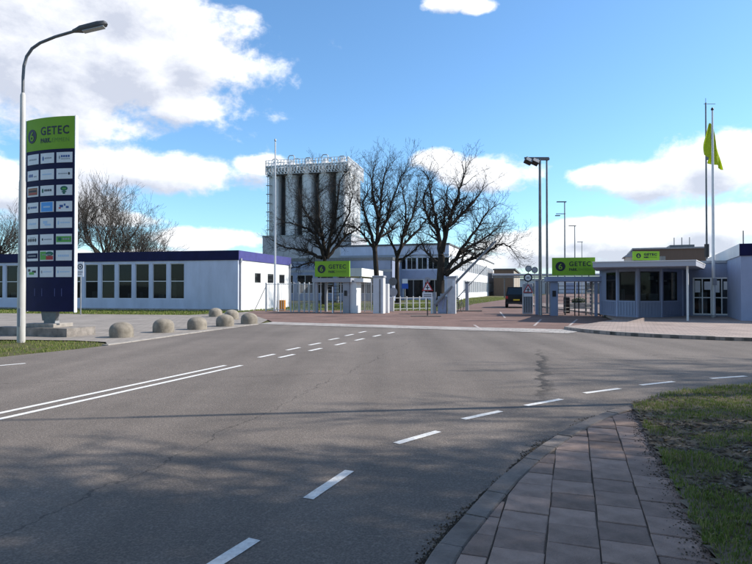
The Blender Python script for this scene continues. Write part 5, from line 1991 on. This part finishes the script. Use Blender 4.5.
# left: wide low tree in front of the silos
t1 = Tree(21, 5, up=.05, gnarl=.25, ratio=.72, spread=44, twig_r=.008, min_len=.3)
bs = photo_limbs(t1, 59.0, [
    (.24, .07, [(325, 262), (320, 245), (312, 232), (300, 226), (288, 222)], -2.5),
    (.22, .06, [(322, 258), (312, 254), (300, 250), (285, 247), (276, 243)], 2.0),
    (.26, .07, [(326, 258), (323, 240), (320, 222), (318, 200), (316, 184)], 1.8),
    (.24, .07, [(327, 255), (331, 236), (335, 215), (338, 195), (341, 178)], -2.2),
    (.22, .06, [(327, 258), (337, 246), (346, 236), (356, 230), (364, 222)], 2.2),
    (.16, .05, [(324, 266), (312, 262), (300, 266), (290, 268)], -1.4),
    (.18, .05, [(323, 240), (310, 220), (302, 205), (298, 190)], 3.0),
    (.16, .05, [(328, 250), (342, 228), (350, 208), (352, 192)], -3.0),
], [(324, 311), (325, 295), (325, 280), (325, 262)], .36)
t1.build("bare wide tree in front of the silo tower, trunk behind the left green sign", bs, TG)
t2 = Tree(33, 5, up=.10, gnarl=.22, ratio=.72, spread=40, twig_r=.008, min_len=.3)
bs = photo_limbs(t2, 56.5, [
    (.26, .07, [(375, 252), (378, 232), (380, 212), (382, 192), (385, 172)], 1.6),
    (.22, .06, [(374, 246), (370, 232), (366, 218), (363, 205), (368, 192)], -1.8),
    (.22, .06, [(376, 244), (384, 226), (390, 208), (396, 190), (402, 174)], -1.5),
    (.18, .05, [(374, 250), (366, 238), (356, 228), (346, 224)], 2.2),
    (.20, .06, [(379, 218), (374, 200), (372, 184), (374, 168)], 2.4),
    (.16, .05, [(377, 238), (389, 232), (397, 222), (404, 216)], 2.6),
], [(376, 311), (376, 292), (376.5, 275), (375, 252)], .31)
t2.build("bare tree with straight trunk just right of the left green sign", bs, TG)
t3 = Tree(47, 5, up=.10, gnarl=.24, ratio=.72, spread=40, twig_r=.008, min_len=.3)
bs = photo_limbs(t3, 60.0, [
    (.22, .06, [(397, 258), (402, 242), (406, 224), (405, 204), (402, 186)], -1.6),
    (.20, .06, [(398, 252), (408, 240), (418, 230), (426, 220)], 2.0),
    (.18, .05, [(397, 256), (391, 242), (386, 230), (382, 220)], 1.8),
    (.18, .05, [(404, 236), (412, 218), (416, 202), (418, 188)], 1.4),
    (.15, .05, [(398, 260), (408, 256), (418, 246), (428, 240)], -2.2),
], [(398, 311), (398, 296), (397, 280), (397, 258)], .27)
t3.build("slimmer bare tree between the two thick-trunked ones", bs, TG)
t4 = Tree(52, 5, up=.07, gnarl=.25, ratio=.73, spread=42, twig_r=.008, min_len=.3)
bs = photo_limbs(t4, 51.0, [
    (.30, .08, [(441, 256), (439, 238), (436, 220), (432, 200), (430, 182)], 1.8),
    (.28, .08, [(442, 252), (447, 232), (453, 212), (458, 194), (464, 176)], -1.8),
    (.28, .08, [(443, 274), (453, 262), (464, 246), (476, 230), (488, 210)], 1.8),
    (.24, .06, [(446, 276), (458, 266), (472, 258), (488, 252), (500, 244), (511, 248)], -2.0),
    (.18, .05, [(441, 266), (432, 258), (424, 248), (420, 238)], 2.2),
    (.20, .06, [(449, 226), (462, 214), (474, 202), (482, 190)], 2.4),
    (.18, .05, [(438, 232), (428, 216), (424, 202), (426, 188)], -2.4),
    (.18, .05, [(460, 252), (474, 244), (490, 234), (500, 226)], 2.8),
    (.16, .05, [(445, 240), (444, 222), (446, 204), (448, 188)], -2.8),
], [(441, 312), (440, 298), (440, 284), (441.5, 256)], .40)
t4.build("thick forked bare tree behind the barrier, its low limb reaching right", bs, TG)


# trees behind the long white building
def free_tree(seed, base, h, r, lean=(0, 0), fork=.32, n=5, spread=32, levels=6, ratio=.74, up=.12, gnarl=.18, twig=.012, side=2.0, min_len=.3, flare=1.0):
    tr = Tree(seed, levels, up=up, gnarl=gnarl, ratio=ratio, spread=spread, twig_r=twig, side=side, min_len=min_len)
    b0 = Vector(base)
    f = b0 + Vector((lean[0] * fork, lean[1] * fork, h * fork))
    tr.big.tube([b0 - Vector((0, 0, .1)), b0 + Vector((0, 0, .5)), b0.lerp(f, .6), f], [r * 1.4, r * 1.08, r * .92, r * .8], 12, cap=False)
    for k in range(n):
        a = 2 * PI * k / n + tr.r.uniform(-.4, .4)
        tilt = tr.r.uniform(.18, .62) * flare
        if k == 0:
            tilt = .08
        d = Vector((math.cos(a) * tilt + lean[0] / h, math.sin(a) * tilt + lean[1] / h, 1)).normalized()
        L = h * (1 - fork) * tr.r.uniform(.36, .46)
        st = b0.lerp(f, tr.r.uniform(.75, 1.0))
        p1_ = st + d * L * .5
        d2 = tr.jit(d, .12)
        tr.limb([st, p1_, p1_ + d2 * L * .5], r * .55, r * .26, L=L * .72, shoots=5)
    return tr


BG = "bare trees behind the long white building"
for seed, px, D_, h, r, lean, lab, kw in (
        (61, 104, 74, 15.5, .36, (1.0, 0), "large bare tree behind the white building, just right of the pylon", dict(n=8, flare=1.7, side=1.9, gnarl=.24, levels=5, ratio=.76)),
        (62, 131, 80, 12.6, .32, (2.6, 0), "spreading bare tree behind the white building, right of the larger one", dict(n=8, flare=2.4, side=1.9, gnarl=.26, levels=5, ratio=.76)),
        (63, -8, 72, 12.4, .34, (1, 0), "bare tree behind the white building at the left picture edge", dict(n=7, flare=1.9, side=1.9, gnarl=.24, levels=5, ratio=.76)),
        (64, 62, 88, 15.5, .34, (0, 0), "bare tree mostly hidden behind the navy pylon", dict(n=6))):
    x = (px - 376) * D_ / F
    free_tree(seed, (x, D_, 0), h, r, lean, **kw).build(lab, (x, D_, -.03), BG, m1=bark_far, m2=bark_far)

# trees on the verge at the right of the camera, whose shadows lie across the road
VG = "bare trees on the verge right of the footpath"
s1 = free_tree(71, (0, 0, 0), 15.0, .38, n=6, levels=6, ratio=.72, spread=40, twig=.016, side=2.7, flare=1.4)
root = s1.build("bare tree on the right verge nearest the footpath", (0, 0, 0), VG)
s2 = free_tree(72, (0, 0, 0), 14.0, .34, n=6, levels=6, ratio=.72, spread=42, twig=.016, side=2.7, flare=1.55)
root2 = s2.build("bare tree on the right verge beyond the nearest one", (0, 0, 0), VG)
SPOT = [(root, 11.5, 2.4, 0.0, "bare tree on the right verge nearest the footpath"), (root2, 15.8, 3.6, 2.0, "bare tree on the right verge beside the street lamp"),
        (root2, 14.5, 0.2, 4.0, "bare tree on the right verge second row from the footpath"), (root, 9.5, -2.2, 1.7, "bare tree on the right verge level with the camera"),
        (root2, 19.5, 3.2, 5.2, "bare tree on the right verge in the last row"),
        (root, 25.0, 9.6, 3.1, "bare tree far along the right verge by the side road"),
        (root2, 12.5, -4.5, 3.3, "bare tree on the right verge behind the level of the camera"),
        (root2, 6.5, -6.5, .7, "bare tree on the right verge behind the camera")]
for k in range(11):                                        # unseen wood added behind the camera so the windows mirror something dark
    SPOT.append(((root, root2)[k % 2], -34 + k * 7.5 + rz_.uniform(-2, 2), -30 + rz_.uniform(-7, 5), rz_.uniform(0, 6), "unseen bare tree of the added wood edge behind the viewer"))
used = set()
for r_, x, y, a, lab in SPOT:
    o = r_ if r_ not in used else copy_tree(r_)
    used.add(r_)
    o.location = (x, y, .03)
    o.rotation_euler = (0, 0, a)
    o["label"] = lab
    if "wood edge" in lab:
        o["group"] = "unseen trees of the added wood edge behind the viewer"

hedge = MB()  # unseen leafy hedge, added to darken the window reflections
rh = random.Random(99)
for _ in range(26000):
    x, z = rh.uniform(-60, 70), 5.2 * rh.random() ** .8
    y = -40 + rh.gauss(0, 1.6) * (1.1 - z / 7) + 2.0 * mnoise.noise(Vector((x * .15, 3, z * .3)))
    if z > 3.4 + 2.2 * mnoise.noise(Vector((x * .22, 1, 1))):
        continue
    q = Vector((rh.gauss(0, 1), rh.gauss(0, 1), rh.gauss(0, 1))).normalized() * rh.uniform(.12, .3)
    q2 = q.orthogonal().normalized() * rh.uniform(.08, .16)
    P_ = Vector((x, y, z))
    hedge.add([P_ - q, P_ + q2, P_ + q, P_ - q2], [(0, 1, 2, 3)])
hedge.build("added_hedge", mat("added_hedge_leaf", (.035, .045, .022), .8, var=.4, scale=1.5), kind="stuff")["label"] = "unseen dark hedge added behind the viewer"
